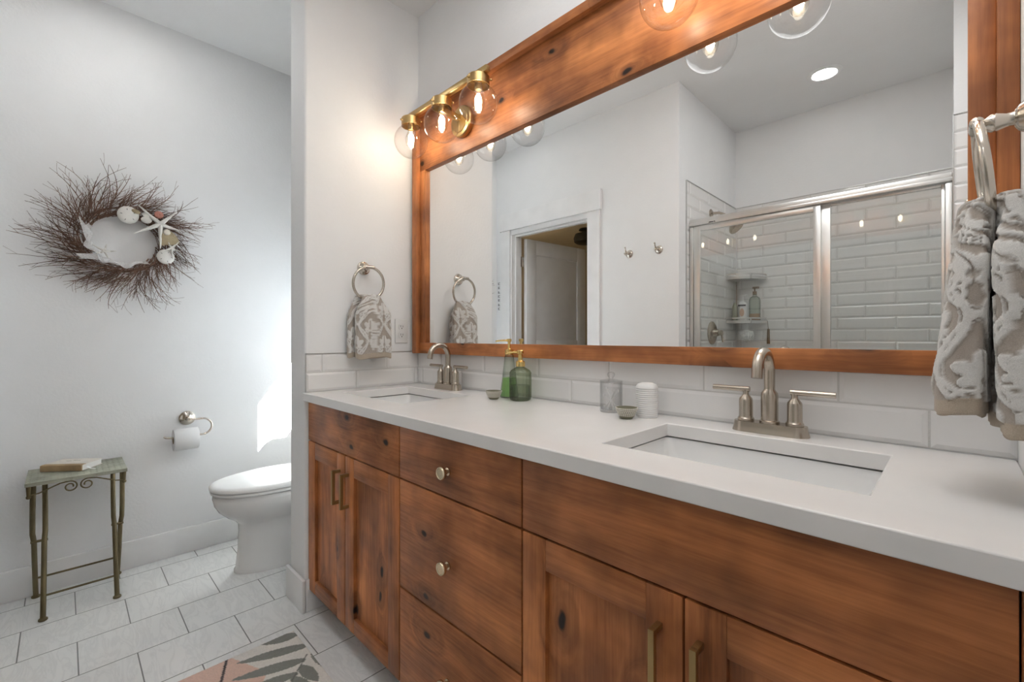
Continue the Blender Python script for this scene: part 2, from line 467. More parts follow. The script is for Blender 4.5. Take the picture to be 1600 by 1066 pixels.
# shower enclosure walls
b = B(); box(b, (XS-TW, YS-TW, 0), (XS, YO, H)); struct('wall_shower_side', b, 'paint', 'white wall at the side of the shower', 'wall', smooth=0)
b = B(); box(b, (XS, YS-TW, 0), (XR, YS, H)); struct('wall_shower_back', b, 'paint', 'white wall above the shower tile', 'wall', smooth=0)
b = B(); box(b, (-.008, YD-.10, 0), (XR, YD+.03, H)); struct('wall_shower_wing', b, 'paint', 'narrow white wall beside the shower door', 'wall', smooth=0)
# hall behind the door
b = B(); box(b, (-4.6, -4.6, -.1), (XS-TW, YO-TW, 0)); struct('floor_hall', b, 'hallfloor', 'hall floor beyond the door', 'floor', smooth=0)
b = B(); box(b, (-4.6, -4.6, 2.62), (XS-TW, YO-TW, 2.72)); struct('ceiling_hall', b, 'hall', 'cream hall ceiling beyond the door', 'ceiling', smooth=0)
b = B(); box(b, (-4.6, -4.7, 0), (XS-TW, -4.6, 2.72)); struct('wall_hall_end', b, 'hall', 'cream hall wall beyond the door', 'wall', smooth=0)
b = B(); box(b, (-4.7, -4.7, 0), (-4.6, YO-TW, 2.72)); box(b, (-4.6, YO-TW, 0), (XL-TW, YO, 2.72)); struct('wall_hall_side', b, 'hall', 'hall side wall', 'wall', smooth=0)
b = B(); box(b, (XS-TW, -4.7, 0), (XS, YS-TW, 2.72)); struct('wall_hall_right', b, 'hall', 'hall wall behind the shower', 'wall', smooth=0)
# baseboards
def base_run(bm, lo, hi, ax, sgn):
    """baseboard against a wall: ax axis of thickness"""
    box(bm, lo, hi, .003)
BH, BT = .135, .015
b = B(); box(b, (XL, YO, 0), (XL+BT, YM, BH), .004); struct('baseboard_left', b, 'trim', 'white baseboard under the wreath', 'baseboard')
b = B(); box(b, (XP0-BT, YP-BT, 0), (XP1+BT, YP, BH), .004); box(b, (XP1, YP, 0), (XP1+BT, .80, BH), .004); box(b, (XP0-BT, YP, 0), (XP0, YM, BH), .004)
struct('baseboard_partition', b, 'trim', 'white baseboard wrapped round the partition end', 'baseboard')
b = B(); box(b, (XL+BT, YM-BT, 0), (XP0-BT, YM, BH), .004); struct('baseboard_back', b, 'trim', 'white baseboard behind the toilet', 'baseboard')
b = B(); box(b, (XL+BT, YO, 0), (DX0-.10, YO+BT, BH), .004); box(b, (DX1+.10, YO, 0), (XS, YO+BT, BH), .004); struct('baseboard_front', b, 'trim', 'white baseboard beside the doorway', 'baseboard')
# door casing, jamb and header
b = B()
box(b, (DX0-.095, YO, 0), (DX0+.008, YO+.018, DZ+.02), .002); box(b, (DX1-.008, YO, 0), (DX1+.095, YO+.018, DZ+.02), .002)
box(b, (DX0-.112, YO, DZ+.02), (DX1+.112, YO+.026, DZ+.165), .002)
box(b, (DX0, YO-TW, 0), (DX0+.018, YO, DZ)); box(b, (DX1-.018, YO-TW, 0), (DX1, YO, DZ)); box(b, (DX0+.018, YO-TW, DZ-.018), (DX1-.018, YO, DZ))
box(b, (DX0+.018, YO-.075, 0), (DX0+.030, YO-.04, DZ-.018)); box(b, (DX1-.03, YO-.075, 0), (DX1-.018, YO-.04, DZ-.018)); box(b, (DX0+.03, YO-.075, DZ-.03), (DX1-.03, YO-.04, DZ-.018))
struct('trim_1', b, 'trim', 'white door casing with a deep header board', 'trim', smooth=0)

# open door swung into the hall, two recessed panels
def panel_door():
    W, D, HH = .765, .036, 2.0
    t = thing('door_1', 'white panelled door standing open into the hall', 'door', (0,0,0)); t['kind'] = 'structure'
    b = B(); x = .0
    zs = [(.01, .23), (.98, 1.11), (1.87, HH)]
    for s in ((0, .115), (W-.115, W)): box(b, (s[0], -D/2, .01), (s[1], D/2, HH), .002)
    for z0, z1 in zs: box(b, (.115, -D/2, z0), (W-.115, D/2, z1), .002)
    for z0, z1 in ((.23, .98), (1.11, 1.87)):
        box(b, (.115, -.007, z0), (W-.115, .007, z1))
        for sgn in (-1, 1):      # bevelled raised field
            y0, y1 = sgn*.007, sgn*.014
            lo = [(.125, y0, z0+.01), (W-.125, y0, z0+.01), (W-.125, y0, z1-.01), (.125, y0, z1-.01)]
            hi = [(.160, y1, z0+.045), (W-.160, y1, z0+.045), (W-.160, y1, z1-.045), (.160, y1, z1-.045)]
            loft(b, [lo, hi], cap0=False)
    obj('door_leaf', b, 'door', t)
    for z in (.25, 1.0, 1.80):
        b = B(); tube(b, [(-.006, -D/2-.004, z-.045), (-.006, -D/2-.004, z+.045)], .007, 10)
        box(b, (-.034, -D/2-.003, z-.045), (-.008, -D/2, z+.045), .001)
        box(b, (0, -D/2-.003, z-.045), (.026, -D/2+.001, z+.045), .001)
        part('hinge', b, 'nickel', t, 'nickel hinge')
    b = B()
    for sgn in (-1, 1):
        lathe(b, [(0,0),(.028,0),(.028,.006),(.011,.010),(.010,.035),(.024,.042),(.028,.055),(.022,.066),(0,.070)], 20, 0, T(W-.06, sgn*D/2, .95) @ RX(-sgn*PI/2))
    part('door_knob', b, 'nickel', t, 'nickel knob')
    t.location = (DX0+.045, YO-TW-.02, 0); t.rotation_euler = (0, 0, -math.radians(84))
    return t
panel_door()

# dark ceiling lamp in the hall
t = thing('hall_ceiling_lamp', 'black ceiling lamp in the cream hall beyond the open door', 'ceiling lamp', (-3.585, -2.56, 2.62))
b = B(); lathe(b, [(0,.0),(.09,0),(.10,-.02),(.06,-.035),(.06,-.06),(.15,-.075),(.17,-.13),(.16,-.18),(.13,-.20),(0,-.20)], 24, 0, T(-3.585,-2.56,2.62)); part('shade', b, 'black', t)
hl = bpy.data.lights.new('added_hall_fill', 'POINT'); hl.energy = 13; hl.color = (1.0, .80, .52); hl.shadow_soft_size = .08
ho = bpy.data.objects.new('added_hall_fill', hl); COL.objects.link(ho); ho.location = (-4.25, -1.1, 1.9)  # unseen light added to warm the hall, set apart from the black lamp

# ------------------------------------------------------------------ wall tile (real bevelled tiles)
PITCH, TH = .0795, .0755       # course height, tile height
def tile_field(bm, length, rows, tl=.302, gap=.004, off=0.0, z0=0.0, bev=.009, d0=.002, d1=.0052):
    """tiles on a local plane: u along, z up, outward = -y"""
    for r in range(rows):
        za, zb = z0 + r*PITCH + gap/2, z0 + (r+1)*PITCH - gap/2
        u = -(tl+gap)*(off + (.5 if r % 2 else 0)) % (tl+gap) - (tl+gap)
        while u < length:
            ua, ub = max(u + gap/2, .0005), min(u + tl + gap/2, length-.0005)
            if ub - ua > .012:
                q = lambda m, d: [(ua+m, -d, za+m), (ub-m, -d, za+m), (ub-m, -d, zb-m), (ua+m, -d, zb-m)]
                mm = min(bev, (ub-ua)/2.5)
                loft(bm, [q(0, 0), q(0, d0), q(mm, d1)], 0, False, True)
            u += tl + gap
def tile_wall(bm_t, bm_g, origin, rotz, length, rows, off=0.0, z0=0.0):
    mat = T(*origin) @ RZ(rotz)
    t = B(); tile_field(t, length, rows, off=off); merge(bm_t, t, 0, mat)
    g = B(); box(g, (0, -.0016, 0), (length, 0, rows*PITCH)); merge(bm_g, g, 1, mat)
YT = YM - .0  # tile sits on the wall
b = B()
tile_wall(b, b, (XP1+.0, YM, ZC+.001), 0, XR-XP1, 2, off=.86)
tile_wall(b, b, (XP1, YP+.004, ZC+.001), PI/2, YM-YP-.004, 2, off=.28)
box(b, (XP1, YP+.001, ZC+.001), (XP1+.007, YP+.004, ZC+2*PITCH+.003), 0, 2)
box(b, (XP1, YP+.001, ZC+2*PITCH+.001), (XP1+.007, YM, ZC+2*PITCH+.003), 0, 2)
tag(obj('tile_backsplash', b, ['tile', 'grout', 'edge'], smooth=0), 'two courses of white glossy tile standing behind the worktop', 'backsplash')
TR = 27; ZT = TR*PITCH
b = B(); tile_wall(b, b, (XR-.0005, YS+.0004, 0), PI, XR-XS-.009, TR, off=.35); box(b, (XS+.0085, YS+.0004, ZT), (XR-.0005, YS+.008, ZT+.003), 0, 2)
tag(obj('shower_tile', b, ['tile', 'grout', 'edge'], smooth=0), 'white glossy tile on the back wall of the shower', 'wall tile', 'shower wall tile')
b = B(); tile_wall(b, b, (XS+.0004, YS+.0004, 0), PI/2, (YO-.10)-YS, TR, off=.2)
box(b, (XS+.0004, YO-.10, 0), (XS+.008, YO-.097, ZT), 0, 2); box(b, (XS+.0004, YS+.0004, ZT), (XS+.008, YO-.097, ZT+.003), 0, 2)
tag(obj('shower_tile', b, ['tile', 'grout', 'edge'], smooth=0), 'white glossy tile on the shower side wall with the valve', 'wall tile', 'shower wall tile')
b = B(); tile_wall(b, b, (XR-.0005, YD+.03, 0), PI, XR+.0075, TR, off=.5)
box(b, (-.011, YD+.03, 0), (-.008, YD+.038, ZT+.003), 0, 2); box(b, (-.011, YD+.03, ZT), (XR-.0005, YD+.038, ZT+.003), 0, 2)
tag(obj('shower_tile', b, ['tile', 'grout', 'edge'], smooth=0), 'narrow strip of white tile beside the end of the shower door', 'wall tile', 'shower wall tile')
b = B(); box(b, (XS+.0085, YD-.06, 0), (-.0115, YD+.05, .11), .008); tag(obj('shower_curb', b, 'quartz'), 'white curb under the shower door', 'curb')

# ------------------------------------------------------------------ vanity cabinets
YF, ZB, ZTOP = .722, .092, .872
def shaker(name, x0, x1, z0, z1, parent, hx):
    b = B(); s = .066
    for xa, xb in ((x0, x0+s), (x1-s, x1)): box(b, (xa, YF, z0), (xb, YF+.021, z1), .0015, 0)
    for za, zb in ((z0, z0+s-.012), (z1-s, z1)): box(b, (x0+s, YF+.0003, za), (x1-s, YF+.021, zb), .0015, 1)
    box(b, (x0+s-.004, YF+.012, z0+s-.016), (x1-s+.004, YF+.018, z1-s+.004), 0, 0)
    d = obj('door', b, ['woodv', 'woodh'], parent)
    b = B(); w = .0055; za, zb = .528, .652
    box(b, (hx-w, YF-.032, za), (hx+w, YF-.021, zb), .0007)
    box(b, (hx-w, YF-.0225, za), (hx+w, YF+.001, za+.011), .0007); box(b, (hx-w, YF-.0225, zb-.011), (hx+w, YF+.001, zb), .0007)
    part('handle', b, 'brassdark', d, 'square brass bar pull')
def knob(parent, x, z):
    b = B(); lathe(b, [(0,0),(.0105,0),(.0105,.004),(.0065,.007),(.006,.014),(.008,.017),(.0165,.0185),(.0175,.021),(.0175,.026),(.016,.0285),(.0135,.029),(.0125,.0275),(0,.0275)], 24, 0, T(x, YF+.0005, z) @ RX(PI/2))
    part('knob', b, 'champagne', parent, 'round champagne brass knob')
def carcass(t, x0, x1):
    b = B(); yb = 1.235
    box(b, (x0, YF+.0215, ZB), (x0+.018, yb, .8755)); box(b, (x1-.018, YF+.0215, ZB), (x1, yb, .8755))
    box(b, (x0+.018, yb-.012, ZB), (x1-.018, yb, .8755)); box(b, (x0+.018, YF+.0215, ZB), (x1-.018, yb-.012, ZB+.018))
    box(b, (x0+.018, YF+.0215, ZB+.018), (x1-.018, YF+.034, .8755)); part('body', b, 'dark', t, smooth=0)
    b = B(); box(b, (x0, .80, 0), (x1, .818, ZB)); part('toe_kick', b, 'woodh', t, smooth=0)
def sink_unit(x0, x1, xm, hxs, label, filler=None):
    t = thing('sink_cabinet', label, 'cabinet', ((x0+x1)/2, .98, 0), 'knotty alder vanity cabinets')
    carcass(t, x0, x1)
    b = B(); box(b, (x0+.002, YF, .714), (x1-.002, YF+.021, ZTOP), .0015); part('false_front', b, 'woodh', t)
    shaker('door', x0+.002, xm-.0018, ZB, .709, t, hxs[0]); shaker('door', xm+.0018, x1-.002, ZB, .709, t, hxs[1])
    if filler:
        b = B(); box(b, (x1, YF+.004, ZB), (filler, YF+.025, ZTOP), .001); part('filler_strip', b, 'woodv', t)
sink_unit(-1.916, -1.201, -1.573, (-1.614, -1.546), 'alder sink cabinet beside the partition, two doors under a plain front')
sink_unit(-.6865, .050, -.319, (-.361, -.291), 'alder sink cabinet under the nearer sink, two doors with tall bar pulls', .0815)
t = thing('drawer_cabinet', 'alder cabinet of three drawers with round knobs, between the sink cabinets', 'cabinet', (-.944, .98, 0), 'knotty alder vanity cabinets')
carcass(t, -1.1995, -.688)
for z0, z1, zk in ((.714, ZTOP, .783), (.386, .709, .533), (ZB, .381, .222)):
    b = B(); box(b, (-1.1985, YF, z0), (-.689, YF+.021, z1), .0015)
    d = obj('drawer', b, 'woodh', t); knob(d, -.957, zk)

# ------------------------------------------------------------------ worktop, sinks
S1 = (-1.815, -1.357); S2 = (-.548, -.090); SY = (.828, 1.140)
b = B(); slab_holes(b, [XP1+.0005, S1[0], S1[1], S2[0], S2[1], XR-.0005], [.700, SY[0], SY[1], YM-.0005], ZC-.034, ZC, lambda i, j: j == 1 and i in (1, 3))
ct = tag(obj('countertop', b, 'quartz', smooth=30), 'long white quartz worktop with two sink cut-outs', 'countertop')
bv = ct.modifiers.new('edge', 'BEVEL'); bv.width = .0025; bv.segments = 3; bv.limit_method = 'ANGLE'; bv.angle_limit = math.radians(40)
def sink():
    """basin at the origin: rim centre at z=0"""
    t = thing('undermount_sink', '', 'sink', (0,0,0), 'undermount sinks')
    b = B(); W, D = .466, .320
    rings = [[(x, y, 0) for x, y in rrect(W+.03, D+.03, .02)], [(x, y, 0) for x, y in rrect(W, D, .018)],
             [(x, y, -.02) for x, y in rrect(W-.006, D-.006, .022)], [(x, y, -.095) for x, y in rrect(W-.05, D-.05, .045)],
             [(x, y, -.125) for x, y in rrect(W-.11, D-.10, .06)], [(x, y, -.135) for x, y in rrect(W-.25, D-.20, .05)], [(x, y, -.138) for x, y in rrect(.05, .05, .024)]]
    loft(b, rings, 0, False, True)
    ro = [[(x, y, 0) for x, y in rrect(W+.03, D+.03, .02)], [(x, y, -.03) for x, y in rrect(W+.028, D+.028, .03)], [(x, y, -.11) for x, y in rrect(W-.02, D-.02, .06)], [(x, y, -.15) for x, y in rrect(W-.2, D-.16, .06)]]
    loft(b, ro, 0, False, True)
    part('basin', b, 'ceramic', t, smooth=50, recalc=True)
    b = B(); lathe(b, [(0,.003),(.012,.003),(.013,.001),(.022,.001),(.023,0)], 20, 0, T(0,0,-.138)); part('drain', b, 'nickel', t, 'metal drain')
    return t
s1 = sink(); s1.location = ((S1[0]+S1[1])/2, (SY[0]+SY[1])/2, ZC-.0375); s1['label'] = 'white rectangular sink set under the worktop beside the partition'
copy_tree(s1, ((S2[0]+S2[1])/2, (SY[0]+SY[1])/2, ZC-.0375), 'white rectangular sink set under the worktop in the right half')

# ------------------------------------------------------------------ faucets
def faucet():
    t = thing('faucet', '', 'faucet', (0,0,0), 'brushed nickel faucets')
    b = B()
    prof = [(0, 0), (.0015, .006), (.0035, .012), (.004, .017), (.005, .024)]
    loft(b, [[(x, y, z) for x, y in rrect(.166-2*i, .056-2*i, .0275-i, 8)] for i, z in prof]); part('base', b, 'nickel', t, smooth=40)
    b = B(); lathe(b, [(.0215,.022),(.0215,.029),(.0185,.031),(.0185,.090),(.0175,.096),(.0125,.103),(.0118,.105)], 24)
    R = .047; pts = [(0,0,.100),(0,0,.13),(0,0,.148)] + [(0, -R+R*math.cos(a), .148+R*math.sin(a)) for a in [PI*i/14 for i in range(1, 15)]] + [(0, -2*R-.001, .142), (0, -2*R-.002, .137)]
    tube(b, pts, .0118, 18)
    part('spout', b, 'nickel', t, smooth=50)
    for s in (-1, 1):
        b = B(); lathe(b, [(.0185,.022),(.0185,.030),(.0165,.032),(.0155,.036),(.0155,.073),(.0145,.078),(.0075,.087),(.0068,.089),(.0068,.098)], 24, 0, T(s*.0525,0,0))
        tube(b, [(s*.044,0,.101),(s*.131,0,.101)], .0066, 16)
        part('handle', b, 'nickel', t, smooth=40)
    return t
f1 = faucet(); f1.location = (-1.592, 1.200, ZC+.0003); f1['label'] = 'nickel faucet behind the sink beside the partition'
copy_tree(f1, (-.318, 1.197, ZC+.0003), 'nickel faucet behind the nearer sink, below the middle of the shower reflection')

# ------------------------------------------------------------------ framed mirror
MX0, MX1, FX0, FX1 = -1.807, .016, -1.888, .0815
ZI0, ZI1, ZO0, ZO1 = 1.113, 1.943, 1.0745, 2.240
ZO0 = 1.062
t = thing('framed_mirror', 'wide wall mirror in a stained alder frame above the worktop', 'mirror', ((MX0+MX1)/2, 1.25, ZO0))
b = B(); box(b, (MX0-.01, 1.240, ZI0-.01), (MX1+.01, 1.246, ZI1+.01)); part('mirror_glass', b, 'mirror', t, smooth=0)
b = B(); yb = 1.2535
box(b, (FX0+.038, 1.225, ZI1), (MX1+.037, yb, ZO1-.033), .0015, 0)                 # header board
box(b, (MX0-.043, 1.2255, ZO0), (MX1+.037, yb, ZI0), .0015, 0)                      # bottom rail
box(b, (FX0+.038, 1.225, ZI0), (MX0, yb, ZI1), .0015, 1); box(b, (MX1, 1.225, ZI0), (MX1+.037, yb, ZI1), .0015, 1)
box(b, (FX0, 1.205, ZO0), (FX0+.038, yb, ZO1-.033), .002, 1); box(b, (MX1+.037, 1.205, ZO0), (FX1, yb, ZO1-.033), .002, 1)
box(b, (FX0, 1.203, ZO1-.033), (FX1, yb, ZO1), .002, 0)
part('frame', b, ['woodh', 'woodv'], t)

# ------------------------------------------------------------------ vanity lights
def vanity_light():
    """three globes; origin at the middle of the bar on the mirror frame (y=0 is the header face)"""
    t = thing('vanity_light', '', 'wall lamp', (0,0,0), 'three globe vanity lights')
    b = B(); lathe(b, [(0,0),(.064,0),(.066,.004),(.066,.020),(.062,.025),(.050,.027),(.048,.030),(0,.030)], 40, 0, T(0,0,-.065) @ RX(PI/2)); part('backplate', b, 'brass', t)
    b = B(); box(b, (-.285, -.131, -.011), (.285, -.111, .011), .0015); box(b, (-.011, -.131, -.065), (.011, -.028, -.045), .0015); box(b, (-.011, -.131, -.06), (.011, -.111, -.005), .0015); part('bar', b, 'brass', t)
    for k in (-1, 0, 1):
        x = k*.230; y = -.121; zc = -.112; R = .074
        b = B(); lathe(b, [(0,-.0105),(.040,-.0105),(.0425,-.013),(.0425,-.046),(.0405,-.046),(.0405,-.016),(0,-.016)], 32, 0, T(x,y,0))
        for a in (.5, .5+2*PI/3, .5+4*PI/3): 
            tube(b, [(x+.041*math.cos(a), y+.041*math.sin(a), -.030), (x+.047*math.cos(a), y+.047*math.sin(a), -.030)], .0025, 8)
            ellipsoid(b, (x+.050*math.cos(a), y+.050*math.sin(a), -.030), .0048, 10)
        s = obj('socket_cup', b, 'brass', t)
        b = B(); lathe(b, [(.010,-.016),(.014,-.018),(.014,-.058),(.012,-.062),(.0,-.062)], 20, 0, T(x,y,0)); part('lamp_holder', b, 'brass', s)
        b = B(); prof = []
        a0 = math.asin(.0385/R)
        for i in range(25):
            a = a0 + (PI-a0)*i/24; prof.append((max(R*math.sin(a), 0) if i < 24 else 0, R*math.cos(a)))
        lathe(b, [(.0385, R*math.cos(a0)+.012)] + prof, 48, 0, T(x,y,zc)); part('globe', b, 'globe', t, smooth=60)
        b = B(); lathe(b, [(.010,-.060),(.0125,-.068),(.020,-.085),(.0235,-.10),(.0235,-.115),(.019,-.130),(.010,-.139),(0,-.141)], 24, 0, T(x,y,0)); lb = part('bulb', b, 'bulb', t, smooth=60)
        b = B(); ellipsoid(b, (x,y,-.102), (.013,.013,.026), 14); part('filament', b, 'filament', lb)
    return t
v1 = vanity_light(); v1.location = (-1.507, 1.225, 2.132); v1['label'] = 'brass light bar with three clear globes, beside the partition'
copy_tree(v1, (-.296, 1.225, 2.132), 'brass light bar with clear globes, running out of the top of the picture')

# ------------------------------------------------------------------ recessed ceiling lights
def can_light():
    t = thing('recessed_light', '', 'ceiling light', (0,0,0), 'recessed ceiling lights')
    b = B(); lathe(b, [(.062,-.003),(.066,-.007),(.085,-.006),(.092,-.001),(.092,.0),(.062,0)], 40); part('trim_ring', b, 'trim', t)
    b = B(); lathe(b, [(0,-.0015),(.062,-.0015),(.062,-.003),(0,-.003)], 40); part('lens', b, 'canlight', t)
    return t
c1 = can_light(); c1.location = (-.568, -.785, H); c1['label'] = 'round recessed light in the ceiling over the shower'
c2 = copy_tree(c1, (-2.42, .18, H), 'round recessed light in the ceiling in front of the wreath')
for ch in c2.children:
    if ch.name.startswith('lens'):
        ch.material_slots[0].link = 'OBJECT'; ch.material_slots[0].material = M['canlight_low']

# ------------------------------------------------------------------ shower door and fittings
t = thing('shower_door', 'sliding glass shower door in a bright aluminium frame', 'shower door', (-.62, YD, .11))
x0, x1 = XS+.009, -.0115
b = B(); box(b, (x0, YD-.025, 1.853), (x1, YD+.025, 1.895), .004); box(b, (x0, YD+.018, 1.852), (x1, YD+.031, 1.870), .002); part('header_rail', b, 'alu', t)
b = B(); box(b, (x0, YD-.025, .135), (x0+.022, YD+.025, 1.845), .003); part('jamb', b, 'alu', t)
b = B(); box(b, (x1-.024, YD-.025, .135), (x1, YD+.025, 1.845), .003); part('jamb', b, 'alu', t)
b = B(); box(b, (x0, YD-.03, .111), (x1, YD+.03, .135), .003); part('bottom_track', b, 'alu', t)
def panel(xa, xb, y, sl, sr, rail):
    b = B(); z0, z1 = .14, 1.851
    for a, c in ((xa, xa+sl), (xb-sr, xb)): box(b, (a, y-.010, z0), (c, y+.010, z1), .003)
    for a, c in ((z0, z0+rail), (z1-rail, z1)): box(b, (xa+sl-.0005, y-.0095, a), (xb-sr+.0005, y+.0095, c), .003)
    p = obj('door_panel', b, 'alu', t)
    b = B(); box(b, (xa+sl-.004, y-.003, z0+rail-.004), (xb-sr+.004, y+.003, z1-rail+.004)); part('glass', b, 'pane', p, smooth=0)
panel(x0+.024, -.515, YD+.010, .040, .034, .034)
panel(-.535, x1-.026, YD-.013, .060, .012, .012)
b = B(); prism(b, [(0,0),(.03,0),(.034,.006),(.006,.008)], 0, .0006, 0, T(-1.10, YD+.0318, 1.855) @ RX(PI/2)); prism(b, [(.036,0),(.042,0),(.040,.008),(.034,.008)], 0, .0006, 0, T(-1.10, YD+.0318, 1.855) @ RX(PI/2)); part('maker_badge', b, 'ink', t, 'small dark badge on the header rail', smooth=0)
# shower head on its arm
t = thing('overhead_shower', 'nickel shower head on a bent arm above the shower rail', 'shower head', (XS, -.74, 2.0))
b = B(); lathe(b, [(0,0),(.03,0),(.03,.004),(.018,.012),(0,.012)], 20, 0, T(XS+.0055,-.735,2.01) @ RY(PI/2)); part('flange', b, 'nickel', t)
b = B(); tube(b, [(XS+.01,-.735,2.01),(XS+.06,-.735,2.005),(XS+.10,-.735,1.985),(XS+.135,-.735,1.925)], .009, 12); part('arm', b, 'nickel', t)
b = B(); lathe(b, [(.012,.0),(.016,-.012),(.04,-.035),(.052,-.050),(.052,-.062),(.048,-.066),(0,-.066)], 24, 0, T(XS+.137,-.735,1.925) @ RY(-.75)); part('spray_head', b, 'nickel', t)
# valve
t = thing('shower_valve', 'round nickel shower valve with a lever handle', 'shower valve', (XS, -.755, 1.17))
b = B(); lathe(b, [(0,0),(.082,0),(.082,.004),(.070,.012),(.03,.016),(.026,.03),(.022,.045),(0,.045)], 32, 0, T(XS+.0055,-.755,1.17) @ RY(PI/2)); part('escutcheon', b, 'nickel', t)
b = B(); lathe(b, [(.016,0),(.018,.012),(.018,.03),(0,.032)], 20, 0, T(XS+.048,-.755,1.17) @ RY(PI/2)); tube(b, [(XS+.072,-.755,1.17),(XS+.075,-.755,1.14),(XS+.080,-.755,1.105)], [.007,.006,.005], 10); part('lever', b, 'nickel', t)
# corner caddy
t = thing('corner_caddy', 'two-tier chrome corner shelf inside the shower', 'shelf', (XS+.01, YS+.01, 1.30))
def tier(z):
    b = B(); R = .215
    poly = [(0,0)] + [(R*math.cos(a), R*math.sin(a)) for a in [PI/2*i/16 for i in range(17)]]
    ox, oy = XS+.007, YS+.007
    prism(b, poly, z, z+.003, 0, T(ox, oy, 0))
    arc = [(ox+R*math.cos(PI/2*i/20), oy+R*math.sin(PI/2*i/20)) for i in range(21)]
    arc2 = [(ox+(R-.003)*math.cos(PI/2*i/20), oy+(R-.003)*math.sin(PI/2*i/20)) for i in range(21)]
    for z0, z1 in ((z, z+.020), (z+.030, z+.042)):
        loft(b, [[(x, y, z0) for x, y in arc], [(x, y, z1) for x, y in arc], [(x, y, z1) for x, y in arc2], [(x, y, z0) for x, y in arc2], [(x, y, z0) for x, y in arc]], 0, False, False, closed=False)
    for i in (0, 10, 20):
        x, y = arc[i]; box(b, (max(x-.006, XS+.0065), max(y-.006, YS+.0065), z), (x+.004, y+.004, z+.042), .001)
    part('tier', b, 'alu', t)
tier(1.245); tier(1.572)
b = B(); tube(b, [(XS+.0065+.004, YS+.0065+.004, 1.245), (XS+.0105, YS+.0105, 1.60)], .004, 8); part('post', b, 'chrome', t)
ox, oy = XS+.007, YS+.007
t = thing('lotion_bottle', 'white pump bottle with a dark band on the shower shelf', 'bottle', (ox+.085, oy+.115, 1.249))
b = B(); loft(b, [[(ox+.085+x, oy+.115+y, 1.249+z) for x, y in rrect(w, d, min(w, d)*.42, 6)] for w, d, z in ((.058,.040,0),(.062,.044,.008),(.062,.044,.135),(.050,.036,.152),(.024,.024,.160),(.022,.022,.170))]); part('bottle_body', b, 'white', t)
b = B(); tube(b, [(ox+.085,oy+.115,1.415),(ox+.085,oy+.115,1.452)], .004, 8); box(b, (ox+.072, oy+.107, 1.447), (ox+.112, oy+.123, 1.459), .003); part('pump', b, 'white', t)
b = B(); box(b, (ox+.058, oy+.1372, 1.372), (ox+.112, oy+.1379, 1.384)); part('dark_band', b, 'ink', t, smooth=0)
b = B(); lathe(b, [(0,0),(.016,0),(.016,.0006),(0,.0006)], 20, 0, T(ox+.085, oy+.1371, 1.325) @ Matrix.Diagonal((1,1,1.9,1)) @ RX(-PI/2)); part('picture_label', b, 'amber', t, smooth=0)
t = thing('shower_gel_bottle', 'clear pump bottle half full of amber gel on the shower shelf', 'bottle', (ox+.155, oy+.075, 1.249))
b = B(); loft(b, [[(ox+.155+x, oy+.075+y, 1.249+z) for x, y in rrect(w, w*.8, w*.3, 6)] for w, z in ((.070,0),(.074,.006),(.074,.165),(.060,.187),(.028,.198),(.026,.208))]); part('bottle_body', b, 'greyglass', t)
b = B(); loft(b, [[(ox+.155+x, oy+.075+y, 1.253+z) for x, y in rrect(w, w*.78, w*.3, 6)] for w, z in ((.064,0),(.068,.006),(.068,.062))]); part('gel', b, 'amber', t)
b = B(); tube(b, [(ox+.155,oy+.075,1.457),(ox+.155,oy+.075,1.482)], .014, 14); tube(b, [(ox+.155,oy+.075,1.482),(ox+.155,oy+.075,1.507)], .005, 8); box(b, (ox+.140,oy+.067,1.503), (ox+.185,oy+.083,1.517), .003); part('pump', b, 'wicker', t)
t = thing('slim_bottle', 'slim olive bottle at the back of the shower shelf', 'bottle', (ox+.04, oy+.150, 1.249))
b = B(); lathe(b, [(0,0),(.017,0),(.018,.004),(.018,.12),(.010,.135),(.010,.15),(0,.15)], 18, 0, T(ox+.04,oy+.150,1.249)); part('bottle_body', b, 'verdigris', t)
# loofah and brush hang under the lower tier
t = thing('loofah', 'white net loofah hanging under the shower shelf', 'loofah', (ox+.12, oy+.14, 1.15))
b = B(); c = Vector((ox+.12, oy+.14, 1.15)); rnd = random.Random(3)
for i in range(70):
    d = Vector((rnd.gauss(0,1), rnd.gauss(0,1), rnd.gauss(0,1))).normalized(); u, w = frame_vec(d); p = c + d*.035
    pts = [p + (u*math.cos(k*PI/4)*.02 + w*math.sin(k*PI/4)*.02) + d*(.008*math.cos(k*PI/2)) for k in range(8)]
    tube(b, pts, .0035, 5, closed=True)
ellipsoid(b, c, .042, 12); part('net_ball', b, 'fluff', t)
b = B(); tube(b, [c+Vector((0,0,.04)), c+Vector((.004,0,.075)), c+Vector((0,0,.097))], .0018, 6); part('cord', b, 'white', t)
t = thing('bath_brush', 'brown handled brush hanging from the end of the shower shelf', 'brush', (ox+.232, oy+.012, 1.16))
b = B(); tube(b, [(ox+.224,oy+.012,1.262),(ox+.229,oy+.012,1.205),(ox+.230,oy+.012,1.20),(ox+.230,oy+.012,1.09)], [.0015,.0015,.008,.0105], 10); part('handle', b, 'wicker', t)

